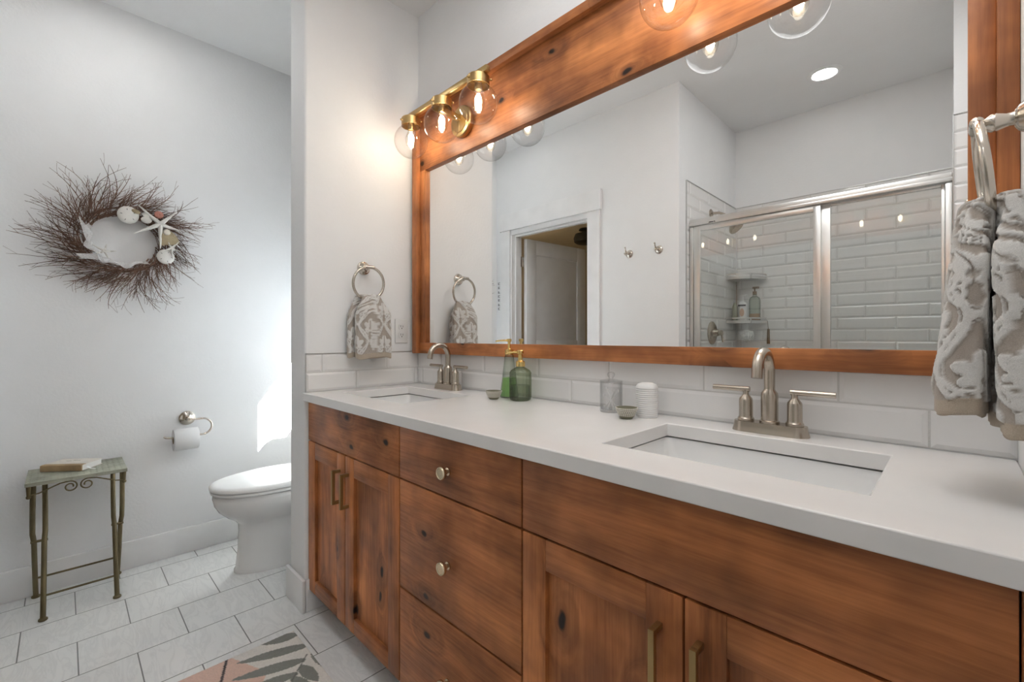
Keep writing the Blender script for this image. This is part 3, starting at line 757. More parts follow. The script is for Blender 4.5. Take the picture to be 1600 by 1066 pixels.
# ------------------------------------------------------------------ robe hooks, wall lettering
def robe_hook():
    t = thing('robe_hook', '', 'hook', (0,0,0), 'robe hooks')
    b = B(); lathe(b, [(0,0),(.026,0),(.028,.003),(.026,.007),(.020,.010),(.017,.015),(.010,.018),(0,.018)], 24, 0, RX(-PI/2)); part('rosette', b, 'polnickel', t)
    b = B(); lathe(b, [(.008,.015),(.007,.035),(.010,.045),(.009,.052),(0,.055)], 16, 0, RX(-PI/2))
    tube(b, [(0,.040,0),(0,.052,.012),(0,.060,.030)], [.006,.005,.004], 10); ellipsoid(b, (0,.061,.034), .0065, 10)
    tube(b, [(0,.040,0),(0,.055,-.012),(0,.062,-.008)], [.006,.005,.004], 10); ellipsoid(b, (0,.064,-.005), .0065, 10)
    part('hook_arm', b, 'polnickel', t); return t
h1 = robe_hook(); h1.location = (-1.575, YO+.0005, 1.705); h1['label'] = 'nickel robe hook seen in the mirror, closer to the doorway'
copy_tree(h1, (-1.362, YO+.0005, 1.705), 'nickel robe hook seen in the mirror, closer to the shower')
t = thing('wall_lettering', 'thin upright line of dark lettering beside the door casing', 'wall decoration', (-2.86, YO, 1.5))
for i, z in enumerate((1.610, 1.575, 1.535, 1.50, 1.465, 1.425, 1.39)):
    b = B(); box(b, (-2.872, YO, z-.010), (-2.8695, YO+.004, z+.010))
    for k in range(3):
        if (i+k) % 3 != 1 or k == 0: box(b, (-2.8705, YO, z+(k-1)*.0085-.0013), (-2.853-.004*(k % 2), YO+.004, z+(k-1)*.0085+.0013))
    part('letter', b, 'ink', t, smooth=0)

# ------------------------------------------------------------------ towel rings and damask towels
def ring_set(tilt=0.0):
    """ring on a post; wall at x=0, room towards +x"""
    t = thing('towel_ring', '', 'towel ring', (0,0,0), 'nickel towel rings')
    b = B(); lathe(b, [(0,0),(.029,0),(.031,.003),(.029,.008),(.022,.012),(.018,.018),(.011,.022),(.0095,.030),(.0135,.040),(.0125,.046),(.008,.052),(.008,.056),(0,.056)], 28, 0, RY(PI/2)); part('rosette', b, 'polnickel', t)
    b = B(); lathe(b, [(.0085,-.017),(.0085,.017),(0,.017)], 14, 0, T(.060,0,0) @ RX(PI/2)); ellipsoid(b, (.060,-.018,0), .0085, 12); ellipsoid(b, (.060,.018,0), .0085, 12)
    R = .073
    pts = []
    for i in range(48):
        a = 2*PI*i/48; p = Vector((0, R*math.sin(a), -R+R*math.cos(a))); pts.append((RY(tilt) @ p) + Vector((.060, 0, 0)))
    tube(b, pts, .0062, 12, closed=True); part('ring', b, 'polnickel', t, smooth=60)
    return t
r1 = ring_set(0.10); r1.location = (XP1+.0005, .966, 1.453); r1['label'] = 'nickel towel ring mounted on the partition wall by the outlet'
copy_tree(r1, (XR-.0005, .966, 1.455), 'nickel towel ring mounted on the right end wall over the worktop', rotz=PI)
WHITE_T, TAUPE = (.76,.745,.72), (.46,.405,.355)
def damask(u, v):
    """1 where the raised white pile stands; u, v in metres"""
    P, Q = .118, .150
    row = math.floor(v/(Q/2)); 
    best = 0.0
    for du in (0, .5):
        cu = ((u/P + du + .5) % 1 - .5)*P; cv = ((v/Q + du + .5) % 1 - .5)*Q
        # ogee outline
        w = P*.5*math.cos(PI*cv/Q)**1.0*.86
        d = abs(abs(cu) - w)
        if d < .0050: best = 1.0
        if .0075 < d < .0095 and abs(cu) < w: best = max(best, .8)
        # palmette in the middle
        yy = cv + .018; r = math.hypot(cu, yy); th = math.atan2(cu, yy)
        rr = .030*(1 + .45*math.cos(th)) * (.62+.38*abs(math.cos(th*3.5)))
        if r < rr and abs(math.sin(th*3.5)) > .0 and not (.0 < abs(cu) < .0011): best = max(best, 1.0 if (r > .006) else .3)
        # lower scrolls
        for s in (-1, 1):
            qx, qy = cu - s*.020, cv + .042; q = math.hypot(qx, qy)
            if abs(q - .011) < .0030 or q < .0042: best = max(best, 1.0)
    return best
def towel(name, label, group, place, flaps, topz, seed):
    """flaps: list of dicts (x centre, thickness, width, y centre, bottom); place maps local -> world"""
    b = B(); rnd = random.Random(seed); cols = []
    NU, NV = 150, 120
    for fl in flaps:
        rings = []; info = []
        Hh = topz - fl['bot']
        for j in range(NV+1):
            s = j/NV; z = topz - s*Hh
            k = min(1, s/.35); k = k*k*(3-2*k)
            wid = fl['w']*(.56 + .44*k)*(1+.05*s); tp_ = fl.get('tap', .28); th = fl['t']*(fl.get('top', .50)+(1-fl.get('top', .50))*min(1, s/tp_))
            xc = fl['x0'] + (fl['x'] - fl['x0'])*min(1, s/max(.30, tp_))**.8 + fl.get('lean', 0)*s; yc = fl['yc'] + fl.get('ylean', 0)*s
            if s < .06: q = s/.06; rr = math.sqrt(max(0, 1-(1-q)**2)); wid *= .35+.65*rr; th *= .25+.75*rr
            if s > .985: th *= .9; wid *= .99
            ring = []; inf = []; per = 0; last = None
            for i in range(NU):
                a = 2*PI*i/NU; e = .55
                ca, sa = math.cos(a), math.sin(a)
                px = th/2*math.copysign(abs(ca)**e, ca); py = wid/2*math.copysign(abs(sa)**e, sa)
                fold = .0055*math.sin(py*95+fl['ph'])*(1-.5*s) + .004*math.sin(py*40+2.1*fl['ph']+s*2)
                px += fold*(1 if ca > 0 else .6)
                p = Vector((xc+px, yc+py, z+.004*math.sin(a*3+fl['ph'])*s)); ring.append(p)
                if last is not None: per += (p-last).length
                last = p; inf.append((per, z))
            rings.append(ring); info.append(inf)
        n0 = len(b.verts)
        hem = fl['bot'] + .022
        for j, ring in enumerate(rings):
            cx = sum((p for p in ring), Vector())/NU
            for i, p in enumerate(ring):
                u, z = info[j][i]
                m = damask(u + fl['uo'], z - fl['bot'] + fl['vo'])
                if z < hem: m = 0.0
                nrm = Vector((p.x-cx.x, (p.y-cx.y)*(fl['t']/fl['w'])**2, 0)); nrm = nrm.normalized() if nrm.length > 1e-7 else Vector((1,0,0))
                q = p + nrm*(.0032*m + (.0006*rnd.random() if m > .5 else 0)); b.verts.new(place(q))
                jit = .96+.08*rnd.random()
                hemc = (.52,.44,.35)
                base = hemc if z < hem else TAUPE
                c = tuple((base[t_]*(1-m) + WHITE_T[t_]*m)*jit for t_ in range(3)); cols.append((*c, 1))
        b.verts.ensure_lookup_table()
        for j in range(NV):
            for i in range(NU):
                k = (i+1) % NU; A = n0+j*NU; C = A+NU
                b.faces.new((b.verts[A+i], b.verts[C+i], b.verts[C+k], b.verts[A+k]))
        for rr in (0, NV): b.faces.new([b.verts[n0+rr*NU+i] for i in (range(NU) if rr == 0 else range(NU-1, -1, -1))])
    o = obj(name, b, 'terry', smooth=180)
    ca = o.data.color_attributes.new('pattern', 'FLOAT_COLOR', 'POINT')
    ca.data.foreach_set('color', [c for v in cols for c in v])
    tag(o, label, 'towel', group)
    return o
G = 'damask hand towels'
towel('hand_towel', 'taupe and white damask hand towel hanging on the partition ring', G, lambda p: Vector((XP1+p.x, .972+p.y, p.z)),
      [dict(x=.076, x0=.056, t=.034, w=.158, yc=.006, bot=1.046, ph=.6, uo=.013, vo=.0),
       dict(x=.030, x0=.034, t=.032, w=.158, yc=-.012, bot=1.052, ph=2.0, uo=.05, vo=.04)], 1.332, 5)
towel('hand_towel', 'damask hand towel hanging close up on the right end wall ring', G, lambda p: Vector((XR-p.x, .962+p.y, p.z)),
      [dict(x=.0745, x0=.0555, t=.052, w=.150, yc=.0, bot=1.030, ph=.6, uo=.030, vo=.01, tap=.85, top=.44),
       dict(x=.0235, x0=.031, t=.042, w=.165, yc=-.010, bot=1.010, ph=2.4, uo=.07, vo=.05, tap=.6, top=.55)], 1.345, 9)

# ------------------------------------------------------------------ outlet
t = thing('wall_outlet', 'white double power outlet on the partition beside the mirror', 'outlet', (XP1, 1.162, 1.170))
b = B(); box(b, (XP1+.0003, 1.127, 1.112), (XP1+.006, 1.197, 1.228), .003); part('cover_plate', b, 'white', t)
for zc in (1.150, 1.190):
    b = B(); prism(b, rrect(.034, .029, .010, 6), 0, .0022, 0, T(XP1+.0058, 1.162, zc) @ RZ(PI/2) @ RX(PI/2)); r = obj('receptacle', b, 'white', t)
    for lo, hi in (((1.155, -.002), (1.157, .008)), ((1.167, -.002), (1.169, .007)), ((1.160, -.010), (1.164, -.005))):
        b = B(); box(b, (XP1+.0079, lo[0], zc+lo[1]), (XP1+.0084, hi[0], zc+hi[1])); part('slot', b, 'ink', r, 'dark slot', smooth=0)

# ------------------------------------------------------------------ things on the worktop
Z = ZC + .0003
# short ribbed dispenser
px, py = -1.128, 1.178
t = thing('soap_dispenser', 'short ribbed green glass soap dispenser with gold pump, in front', 'soap dispenser', (px, py, Z), 'green glass soap dispensers')
def ribs(a, r, z):
    h = (z-Z)
    k = .045*abs(math.cos(9*a)) if .010 < h < .098 else 0
    if h > .088: k *= .5
    return r*(1 - .045*(1 if k else 0) + k)
b = B(); lathe(b, [(0,Z),(.035,Z),(.0385,Z+.004),(.0405,Z+.012)] + [(.0405, Z+.02+.07*i/8) for i in range(9)] + [(.0405,Z+.100),(.034,Z+.110),(.020,Z+.118),(.0145,Z+.121),(.0145,Z+.128)], 108, 0, T(px,py,0), ribs); part('bottle', b, 'greenglass', t, smooth=60)
b = B(); lathe(b, [(0,Z+.006),(.034,Z+.006),(.0355,Z+.012),(.0355,Z+.055),(0,Z+.055)], 32, 0, T(px,py,0)); part('soap', b, 'greyglass', t)
b = B(); lathe(b, [(0,Z+.123),(.017,Z+.123),(.017,Z+.140),(.011,Z+.143),(.0085,Z+.146),(.0085,Z+.168),(.0125,Z+.170),(.0125,Z+.180),(.010,Z+.183),(0,Z+.183)], 24, 0, T(px,py,0)); tube(b, [(px,py,Z+.174),(px-.020,py-.012,Z+.175),(px-.040,py-.026,Z+.172),(px-.044,py-.029,Z+.167)], [.005,.0045,.004,.0035], 10); part('pump', b, 'gold', t, 'gold pump')
# tall tapered dispenser
px, py = -1.2155, 1.207
t = thing('soap_dispenser', 'tall tapered glass soap dispenser half full of green soap, behind', 'soap dispenser', (px, py, Z), 'green glass soap dispensers')
def rcut(a, r, z): 
    k = PI/5; m = (a % k) - k/2; return r*math.cos(k/2)/math.cos(m)
b = B(); lathe(b, [(0,Z),(.0355,Z),(.0365,Z+.004),(.0175,Z+.158),(.0145,Z+.164),(.0145,Z+.168)], 60, 0, T(px,py,0), rcut); part('bottle', b, 'greyglass', t, smooth=20)
b = B(); lathe(b, [(0,Z+.005),(.033,Z+.005),(.0335,Z+.008),(.0245,Z+.075),(0,Z+.075)], 60, 0, T(px,py,0), rcut); part('soap', b, 'greenliquid', t, 'green soap', smooth=20)
b = B(); lathe(b, [(0,Z+.164),(.017,Z+.164),(.017,Z+.182),(.008,Z+.184),(.0055,Z+.187),(.0055,Z+.212),(.009,Z+.213),(.009,Z+.223),(0,Z+.224)], 24, 0, T(px,py,0)); tube(b, [(px,py,Z+.217),(px-.020,py-.02,Z+.217),(px-.038,py-.036,Z+.214)], [.004,.0035,.0025], 10); part('pump', b, 'gold', t, 'gold pump')
# two small mosaic dishes
def dish():
    t = thing('mosaic_dish', '', 'dish', (0,0,0), 'small mosaic dishes')
    b = B(); lathe(b, [(0,0),(.016,0),(.018,.003),(.0205,.006),(.0275,.022),(.0300,.031),(.0282,.031),(.0258,.022),(.017,.008),(0,.006)], 40); part('bowl', b, 'mosaicdark', t)
    b = B()
    for r, z, n, s in ((.0222,.0100,26,.0019), (.0243,.0148,28,.0020), (.0264,.0196,30,.0021), (.0284,.0244,32,.0022), (.0300,.0292,34,.0022)):
        for k in range(n):
            a = 2*PI*k/n; m = RZ(a) @ T(r, 0, z) @ RY(.36); box(b, (-.0012,-s,-.0019), (.0010,s,.0019), .0004, 0, 1, m)
    part('mosaic_inlay', b, 'mosaic', t); return t
d1 = dish(); d1.location = (-1.217, 1.128, Z); d1['label'] = 'small mosaic dish beside the green soap dispensers'
copy_tree(d1, (-.662, 1.126, Z), 'small mosaic dish in front of the glass jar and white jar')
# clear jar
px, py = -.757, 1.196
t = thing('glass_jar', 'clear glass jar with crossed white sticks and a ball lid', 'jar', (px, py, Z))
b = B(); lathe(b, [(0,Z),(.033,Z),(.0345,Z+.003),(.0345,Z+.090),(.033,Z+.092),(.0318,Z+.090),(.0318,Z+.008),(0,Z+.006)], 36, 0, T(px,py,0)); part('jar_body', b, 'jarglass', t)
b = B(); lathe(b, [(0,Z+.0925),(.0345,Z+.0925),(.0345,Z+.096),(.020,Z+.099),(.006,Z+.101),(.006,Z+.104),(.0105,Z+.109),(.012,Z+.115),(.009,Z+.121),(0,Z+.123)], 36, 0, T(px,py,0)); part('lid', b, 'jarglass', t)
for k in range(7):
    rnd = random.Random(k+40); a = rnd.uniform(0, 2*PI); c, s = math.cos(a)*.022, math.sin(a)*.022; h = rnd.uniform(.050,.070)
    b = B(); p0, p1 = Vector((px-c, py-s, Z+.013)), Vector((px+c, py+s, Z+h)); tube(b, [p0, p1], .0011, 6)
    ellipsoid(b, p0, (.0026,.0026,.0055), 8); ellipsoid(b, p1, (.0026,.0026,.0055), 8)
    tag(obj('cotton_swab', b, 'white'), 'white cotton swab leaning inside the clear glass jar', 'cotton swab', 'cotton swabs in the jar')
px, py = -.634, 1.190
b = B(); prof = [(0,Z),(.029,Z),(.0305,Z+.002)]
for i in range(14): prof += [(.0300, Z+.005+i*.0058), (.0312, Z+.005+i*.0058+.0029)]
prof += [(.0300,Z+.088),(.026,Z+.094),(.016,Z+.098),(0,Z+.099)]
lathe(b, prof, 40, 0, T(px,py,0)); tag(obj('ribbed_jar', b, 'white'), 'white ribbed jar standing in front of the white tile', 'jar')

# ------------------------------------------------------------------ toilet
TX = -2.478
t = thing('toilet', 'white two-piece toilet between the wreath wall and the partition', 'toilet', (TX, .9, 0))
def egg(yf, yb, hw, z, n=48, sq=2.3):
    """elongated outline: pointed round front at yf (towards -y), squarer back at yb"""
    out = []; ym = yf + (yb-yf)*.58
    for i in range(n):
        a = 2*PI*i/n; c, s = math.cos(a), math.sin(a)
        if s < 0: x, y = hw*math.copysign(abs(c)**(2/2.15), c), ym - (ym-yf)*abs(s)**(2/2.0)
        else: x, y = hw*math.copysign(abs(c)**(2/sq), c), ym + (yb-ym)*abs(s)**(2/sq)
        out.append((TX+x, y, z))
    return out
b = B(); loft(b, [egg(.585,1.12,.118,0), egg(.585,1.12,.118,.012), egg(.592,1.11,.112,.022), egg(.600,1.10,.108,.10), egg(.604,1.09,.104,.19), egg(.602,1.09,.106,.232), egg(.585,1.09,.118,.252), egg(.553,1.10,.143,.275), egg(.522,1.11,.164,.306), egg(.503,1.12,.177,.340), egg(.496,1.12,.182,.368), egg(.498,1.12,.181,.388), egg(.506,1.11,.174,.394)])
part('bowl', b, 'ceramic', t, smooth=60)
b = B(); loft(b, [egg(.494,.985,.178,.396), egg(.488,.988,.184,.399), egg(.487,.988,.185,.408), egg(.492,.985,.181,.4125)]); part('seat', b, 'white', t, smooth=50)
b = B(); loft(b, [egg(.490,.985,.182,.414), egg(.484,.988,.188,.417), egg(.483,.988,.189,.427), egg(.489,.984,.183,.434), egg(.51,.975,.168,.4385), egg(.58,.94,.115,.442)]); part('lid', b, 'white', t, smooth=50)
b = B(); loft(b, [[(TX+x, y, z) for x, y in rrect(w, d, r, 6, 0, 1.138)] for w, d, r, z in ((.36,.16,.03,.394),(.39,.18,.035,.42),(.42,.195,.035,.56),(.43,.20,.035,.735))]); part('tank', b, 'ceramic', t, smooth=50)
b = B(); loft(b, [[(TX+x, y, z) for x, y in rrect(w, d, .035, 6, 0, 1.136)] for w, d, z in ((.44,.208,.7355),(.45,.216,.741),(.45,.216,.762),(.43,.20,.772))]); part('tank_lid', b, 'ceramic', t, smooth=50)
b = B(); tube(b, [(TX-.15,1.042,.67),(TX-.15,1.022,.67)], .012, 14); tube(b, [(TX-.15,1.024,.67),(TX-.09,1.020,.662)], .006, 10); part('flush_lever', b, 'chrome', t, 'chrome flush lever')
for s in (-1, 1):
    b = B(); lathe(b, [(.016,0),(.016,.010),(.010,.018),(0,.020)], 16, 0, T(TX+s*.13,.93,0)); part('bolt_cap', b, 'ceramic', t)

# ------------------------------------------------------------------ toilet paper
t = thing('toilet_paper_holder', 'nickel hooked toilet paper holder on the wreath wall', 'toilet paper holder', (XL, .465, .715))
b = B(); lathe(b, [(0,0),(.034,0),(.037,.003),(.036,.008),(.028,.014),(.024,.020),(.013,.026),(.011,.055),(.013,.066),(0,.072)], 28, 0, T(XL+.0004,.465,.712) @ RY(PI/2)); part('rosette', b, 'polnickel', t)
xh = XL+.074; zr = .628
pts = [(xh,.465,.712),(xh,.50,.712)] + [(xh, .520+.042*math.sin(a), .670+.042*math.cos(a)) for a in [PI*i/12 for i in range(13)]] + [(xh,.49,zr),(xh,.38,zr),(xh,.366,zr+.003),(xh,.358,zr+.010)]
b = B(); tube(b, pts, .0052, 12); part('arm', b, 'polnickel', t)
b = B(); 
prof = [(.019,-.052),(.053,-.052),(.0545,-.050),(.0545,.050),(.053,.052),(.019,.052)]
lathe(b, prof + [(.019,-.052)], 48, 0, T(xh,.448,zr-.0135) @ RX(PI/2))
tp = tag(obj('toilet_paper_roll', b, 'tissue', smooth=40), 'white toilet paper roll on the nickel holder', 'toilet paper')
b = B(); lathe(b, [(.0188,-.0525),(.0188,.0525),(.0178,.0525),(.0178,-.0525),(.0188,-.0525)], 32, 0, T(xh,.448,zr-.0135) @ RX(PI/2)); part('cardboard_core', b, 'spine', tp, 'brown cardboard core')

# ------------------------------------------------------------------ folding side table
t = thing('side_table', 'small folding bronze side table with scrolled apron below the wreath', 'side table', (-2.735, .047, 0))
tx0, tx1, ty0, ty1, tz = -2.868, -2.602, -.106, .202, .560
b = B()
box(b, (tx0, ty0, tz-.004), (tx1, ty1, tz), .001)
box(b, (tx1-.003, ty0, tz-.014), (tx1, ty1, tz-.002)); box(b, (tx0, ty0, tz-.014), (tx0+.003, ty1, tz-.002)); box(b, (tx0, ty0, tz-.014), (tx1, ty0+.003, tz-.002)); box(b, (tx0, ty1-.003, tz-.014), (tx1, ty1, tz-.002))
n = 15
for i in range(n):                                       # embossed diamonds on the sheet
    for j in range(13):
        cx, cy = tx0+.016+(tx1-tx0-.032)*j/12, ty0+.016+(ty1-ty0-.032)*i/(n-1); r = .0068 if (i+j) % 2 else .0045
        prism(b, [(cx+r,cy),(cx,cy+r),(cx-r,cy),(cx,cy-r)], tz-.0005, tz+.0007, 0)
part('table_top', b, ['verdigris', 'bronze'], t)
def leg(p0, p1, y, bow, name='leg'):
    b = B(); pts = []; 
    for i in range(15):
        s = i/14; x = p0[0]+(p1[0]-p0[0])*s; z = p0[1]+(p1[1]-p0[1])*s
        pts.append((x, y+bow*math.sin(PI*s)*(1 if s > .5 else .3), z))
    tube(b, pts, .0088, 12); lathe(b, [(.0088,.012),(.014,.008),(.0145,.002),(.012,0),(0,0)], 16, 0, T(p0[0], y, 0)); part(name, b, 'bronze', t)
for ya, yb, sg in ((-.056, -.083, -1), (.168, .186, 1)):
    leg((-2.604, .006), (-2.842, tz-.006), ya, -sg*.004); leg((-2.858, .006), (-2.622, tz-.006), yb, sg*.006)
    b = B(); tube(b, [(-2.731, min(ya, yb)-.012, .284), (-2.731, max(ya, yb)+.012, .284)], .005, 10); part('pivot', b, 'bronze', t)
def legx(z, p0, p1): return p0[0]+(p1[0]-p0[0])*(z-p0[1])/(p1[1]-p0[1])
b = B(); tube(b, [(legx(.085,(-2.604,.006),(-2.842,tz)),-.056,.085),(legx(.085,(-2.604,.006),(-2.842,tz)),.168,.085)], .0045, 8); part('stretcher', b, 'bronze', t)
b = B(); tube(b, [(legx(.098,(-2.858,.006),(-2.622,tz)),-.083,.098),(legx(.098,(-2.858,.006),(-2.622,tz)),.186,.098)], .0045, 8); part('stretcher', b, 'bronze', t)
for cx in (tx0+.010, tx1-.010):
    for cy in (ty0+.010, ty1-.010):
        b = B(); tube(b, [(cx,cy,tz-.004),(cx,cy,tz-.052)], [.008,.0055], 10); ellipsoid(b, (cx,cy,tz-.057), .008, 10); part('corner_drop', b, 'bronze', t)
def scroll_apron(x):
    b = B(); ym = (ty0+ty1)/2
    for s in (-1, 1):
        pts = [(x, ym+s*.140, tz-.050), (x, ym+s*.115, tz-.046), (x, ym+s*.085, tz-.033), (x, ym+s*.055, tz-.020), (x, ym+s*.030, tz-.017)]
        cy, cz = ym+s*.0255, tz-.0395
        for i in range(22):
            a = PI/2 - i*(2*PI*1.3/21); r = .0225*(1-.62*i/21)
            pts.append((x, cy - s*(-r*math.cos(a)) if False else cy - s*r*math.cos(a), cz + r*math.sin(a)))
        tube(b, pts, .0027, 8)
    return b
part('scroll_apron', scroll_apron(tx1-.006), 'bronze', t); part('scroll_apron', scroll_apron(tx0+.006), 'bronze', t)
def side_curl(y):
    b = B(); xm = (tx0+tx1)/2; pts = []
    for i in range(21):
        a = PI*i/20; pts.append((xm-.115*math.cos(a), y, tz-.048+.030*math.sin(a)))
    tube(b, pts, .0027, 8); return b
part('side_curl', side_curl(ty0+.008), 'bronze', t); part('side_curl', side_curl(ty1-.008), 'bronze', t)
# book on the table
t = thing('book', 'cream book with a tan cloth spine lying on the side table', 'book', (-2.79, -.06, tz))
bm0 = T(-2.786, -.068, tz+.0016) @ RZ(math.radians(51))
b = B(); box(b, (.003,.002,.0025), (.160,.108,.0235), 0, 0, 1, bm0); part('pages', b, 'paper', t, 'white page block', smooth=0)
b = B(); box(b, (0,.004,0), (.163,.112,.0025), .0006, 0, 1, bm0); box(b, (0,.004,.0235), (.163,.112,.026), .0006, 0, 1, bm0); part('cover', b, 'cover', t)
b = B(); box(b, (0,-.003,0), (.163,.004,.026), .0022, 0, 2, bm0); box(b, (0,.003,.0236), (.163,.022,.0264), .0004, 0, 1, bm0); part('spine', b, 'spine', t, 'tan cloth spine')
b = B(); 
for (x, y, w) in ((.055,.062,.020),(.080,.066,.014),(.098,.060,.010)): box(b, (x,y,.0260), (x+w,y+.0018,.0263), 0, 0, 1, bm0 @ RZ(.15))
part('cover_mark', b, 'ink', t, 'dark script on the cover', smooth=0)
b = B(); loft(b, [[bm0 @ Vector(q) for q in ((x, y0, z), (x, y1, z))] for x, y0, y1, z in ((.1595,.026,.035,.012),(.166,.025,.034,.009),(.176,.024,.033,.0022),(.190,.021,.030,.0018),(.200,.019,.028,.0018))], 0, False, False, closed=False); part('ribbon', b, 'white', t, 'white ribbon marker', smooth=0)

# ------------------------------------------------------------------ twig wreath with shells
WY, WZ, WXX = .207, 1.607, XL
t = thing('twig_wreath', 'birch twig wreath with starfish and shells on the left wall', 'wreath', (XL, WY, WZ))
b = B(); rnd = random.Random(21)
def twig(b, y0, z0, dy, dz, ln, x0, dx, r, bend, kids=2):
    pts = []; rs = []; d = Vector((dx, dy, dz)).normalized(); p = Vector((x0, y0, z0)); n = 7
    ax = Vector((1,0,0)); wig = rnd.uniform(-1,1)
    for i in range(n+1):
        if p.x < XL+.004: p.x = XL+.004
        pts.append(p.copy()); rs.append(r*(1-.72*i/n))
        a = bend/n + rnd.uniform(-.12,.12)
        d = (Matrix.Rotation(a, 3, 'X') @ d); d.x += rnd.uniform(-.05,.05); d.normalize()
        p = p + d*(ln/n)
    tube(b, pts, rs, 4, caps=False)
    for k in range(kids):
        i = rnd.randint(2, n-1); q = pts[i]; e = (pts[min(i+1, n)]-pts[i]).normalized(); e = Matrix.Rotation(rnd.choice((-1,1))*rnd.uniform(.35,.8), 3, 'X') @ e
        m = rnd.uniform(.02,.06); q2 = q+e*m*.5; q3 = q2 + (Matrix.Rotation(rnd.uniform(-.4,.4),3,'X') @ e)*m*.5
        for w in (q, q2, q3): w.x = max(w.x, XL+.004)
        tube(b, [q,q2,q3], [rs[i]*.7, rs[i]*.5, .0005], 4, caps=False)
    for i in range(2, n+1, 2):                           # buds
        if rnd.random() < .45: ellipsoid(b, pts[i], (.0016,.0016,.0019), 6)
for i in range(330):
    th = rnd.uniform(0, 2*PI); rr = rnd.uniform(.122, .195)
    y, z = WY+rr*math.cos(th), WZ+rr*.97*math.sin(th)
    out = rnd.gauss(.62, .22)                            # share of outward lean
    lowr = -PI/2-.3 < ((th+PI) % (2*PI) - PI) < .1
    ln = rnd.choice((rnd.uniform(.07, .16), rnd.uniform(.10, .20), rnd.uniform(.14, .225)))*(1.0 if not lowr else .92)
    ty, tz_ = math.sin(th), -math.cos(th)
    dy, dz = ty*(1-out*.5)+math.cos(th)*out, tz_*(1-out*.5)+math.sin(th)*out
    twig(b, y, z, dy, dz, ln, XL+rnd.uniform(.010,.065), rnd.uniform(-.10,.22), rnd.uniform(.0013,.0025), rnd.uniform(-.8,.6), rnd.choice((1,2,2,3)))
for i in range(150):                                     # the coiled core
    th = rnd.uniform(0, 2*PI); rr = rnd.uniform(.122,.165); span = rnd.uniform(.5,1.2); x = XL+rnd.uniform(.008,.05)
    pts = [(x+.006*math.sin(k*1.3+i), WY+(rr+.012*k/8)*math.cos(th-span*k/8), WZ+.95*(rr+.012*k/8)*math.sin(th-span*k/8)) for k in range(9)]
    tube(b, pts, rnd.uniform(.0010,.0018), 4, caps=False)
# a few long wild sprays
for y0, z0, dy, dz, ln, bend in ((.10,1.70,-.1,1,.27,-1.2),(.08,1.72,.0,1,.22,.9),(.04,1.60,-1,.22,.18,.1),(.06,1.56,-1,.35,.17,-.2),(.06,1.66,-1,.55,.20,.1),(.25,1.74,.7,.75,.20,.2),(.30,1.72,.8,.55,.24,.1),(.36,1.70,1,.25,.22,-.2),(.25,1.42,.1,-1,.17,.8),(.31,1.44,.25,-1,.18,.9)):
    for k in range(3): twig(b, y0+rnd.uniform(-.02,.02), z0+rnd.uniform(-.02,.02), dy+rnd.uniform(-.12,.12), dz+rnd.uniform(-.12,.12), ln*rnd.uniform(.85,1.1), XL+.04, .08, .0019, bend, 4)
o = obj('twigs', b, 'twig', t, smooth=0, recalc=False); o['kind'] = 'stuff'
WM = lambda y, z, x=.075, rot=0: T(XL+x, y, z) @ RX(rot) @ Matrix(((0,0,1,0),(1,0,0,0),(0,1,0,0),(0,0,0,1)))   # local xy plane -> wall plane, local z -> room
def starfish(y, z, arms, x, r, width, label):
    b = B(); m = WM(y, z, x)
    for (ay, az) in arms:
        ln = math.hypot(ay, az); d = Vector((ay, az, 0))/ln; n = 8
        pts = [d*(ln*i/n) + Vector((0,0,.004*math.sin(i*1.2))) for i in range(n+1)]
        tube(b, [m @ p for p in pts], [width*(1-.80*(i/n)**.8) for i in range(n+1)], 8)
    ellipsoid(b, (0,0,0), (width*1.25, width*1.25, width*.9), 12, 0, m)
    part('starfish', b, 'shellw', t, label)
starfish(.343, 1.702, [(-.084,.078),(.066,.076),(.080,-.020),(.0,-.120),(-.100,-.060)], .082, .1, .0125, 'large white starfish')
starfish(.388, 1.590, [(.034,.040),(-.052,-.028),(.004,-.054),(-.014,.028),(.030,-.012)], .082, .05, .0065, 'small white starfish at the lower right')
starfish(.138, 1.541, [(-.042,.026),(.042,.006),(.014,-.034),(-.030,-.016),(.006,.034)], .075, .05, .0065, 'small white starfish at the lower left')
def sand_dollar(y, z, r, rot):
    b = B(); m = WM(y, z, .072, 0) @ RZ(rot) @ RX(.12)
    lathe(b, [(0,-.004),(r*.96,-.004),(r,-.001),(r*.96,.003),(r*.6,.007),(0,.010)], 32, 0, m); d = obj('sand_dollar', b, 'shellw', t, smooth=60)
    for k in range(5):
        a = 2*PI*k/5+.3; c = Vector((math.cos(a)*r*.62, math.sin(a)*r*.62, .0068)); b = B(); ellipsoid(b, (0,0,0), (r*.13, r*.035, .0008), 8, 0, m @ T(*c) @ RZ(a))
        part('slit', b, 'ink', d, 'dark slit')
sand_dollar(.222, 1.728, .041, .2); sand_dollar(.366, 1.545, .037, .9)
b = B(); m = WM(.290, 1.722, .075)
for k in range(11):
    a = -.9+1.8*k/10; ellipsoid(b, (0,0,0), (.019,.0045,.0055), 10, 0, m @ RZ(PI/2+a*.8) @ T(.012,0,.002))
ellipsoid(b, (0,-.006,0), (.022,.018,.009), 14, 0, m); part('scallop_shell', b, 'shellw', t)
b = B(); lathe(b, [(0,-.008),(.014,-.006),(.019,0),(.016,.008),(.006,.012),(.0035,.0115),(0,.008)], 40, 0, WM(.338,1.749,.078), lambda a, r, z: r*(1+.05*math.cos(10*a))); part('urchin_shell', b, 'pink', t, 'pink urchin shell')
b = B(); lathe(b, [(0,-.006),(.012,-.004),(.0155,0),(.011,.008),(0,.011)], 24, 0, WM(.368,1.667,.085)); part('snail_shell', b, 'shell', t)
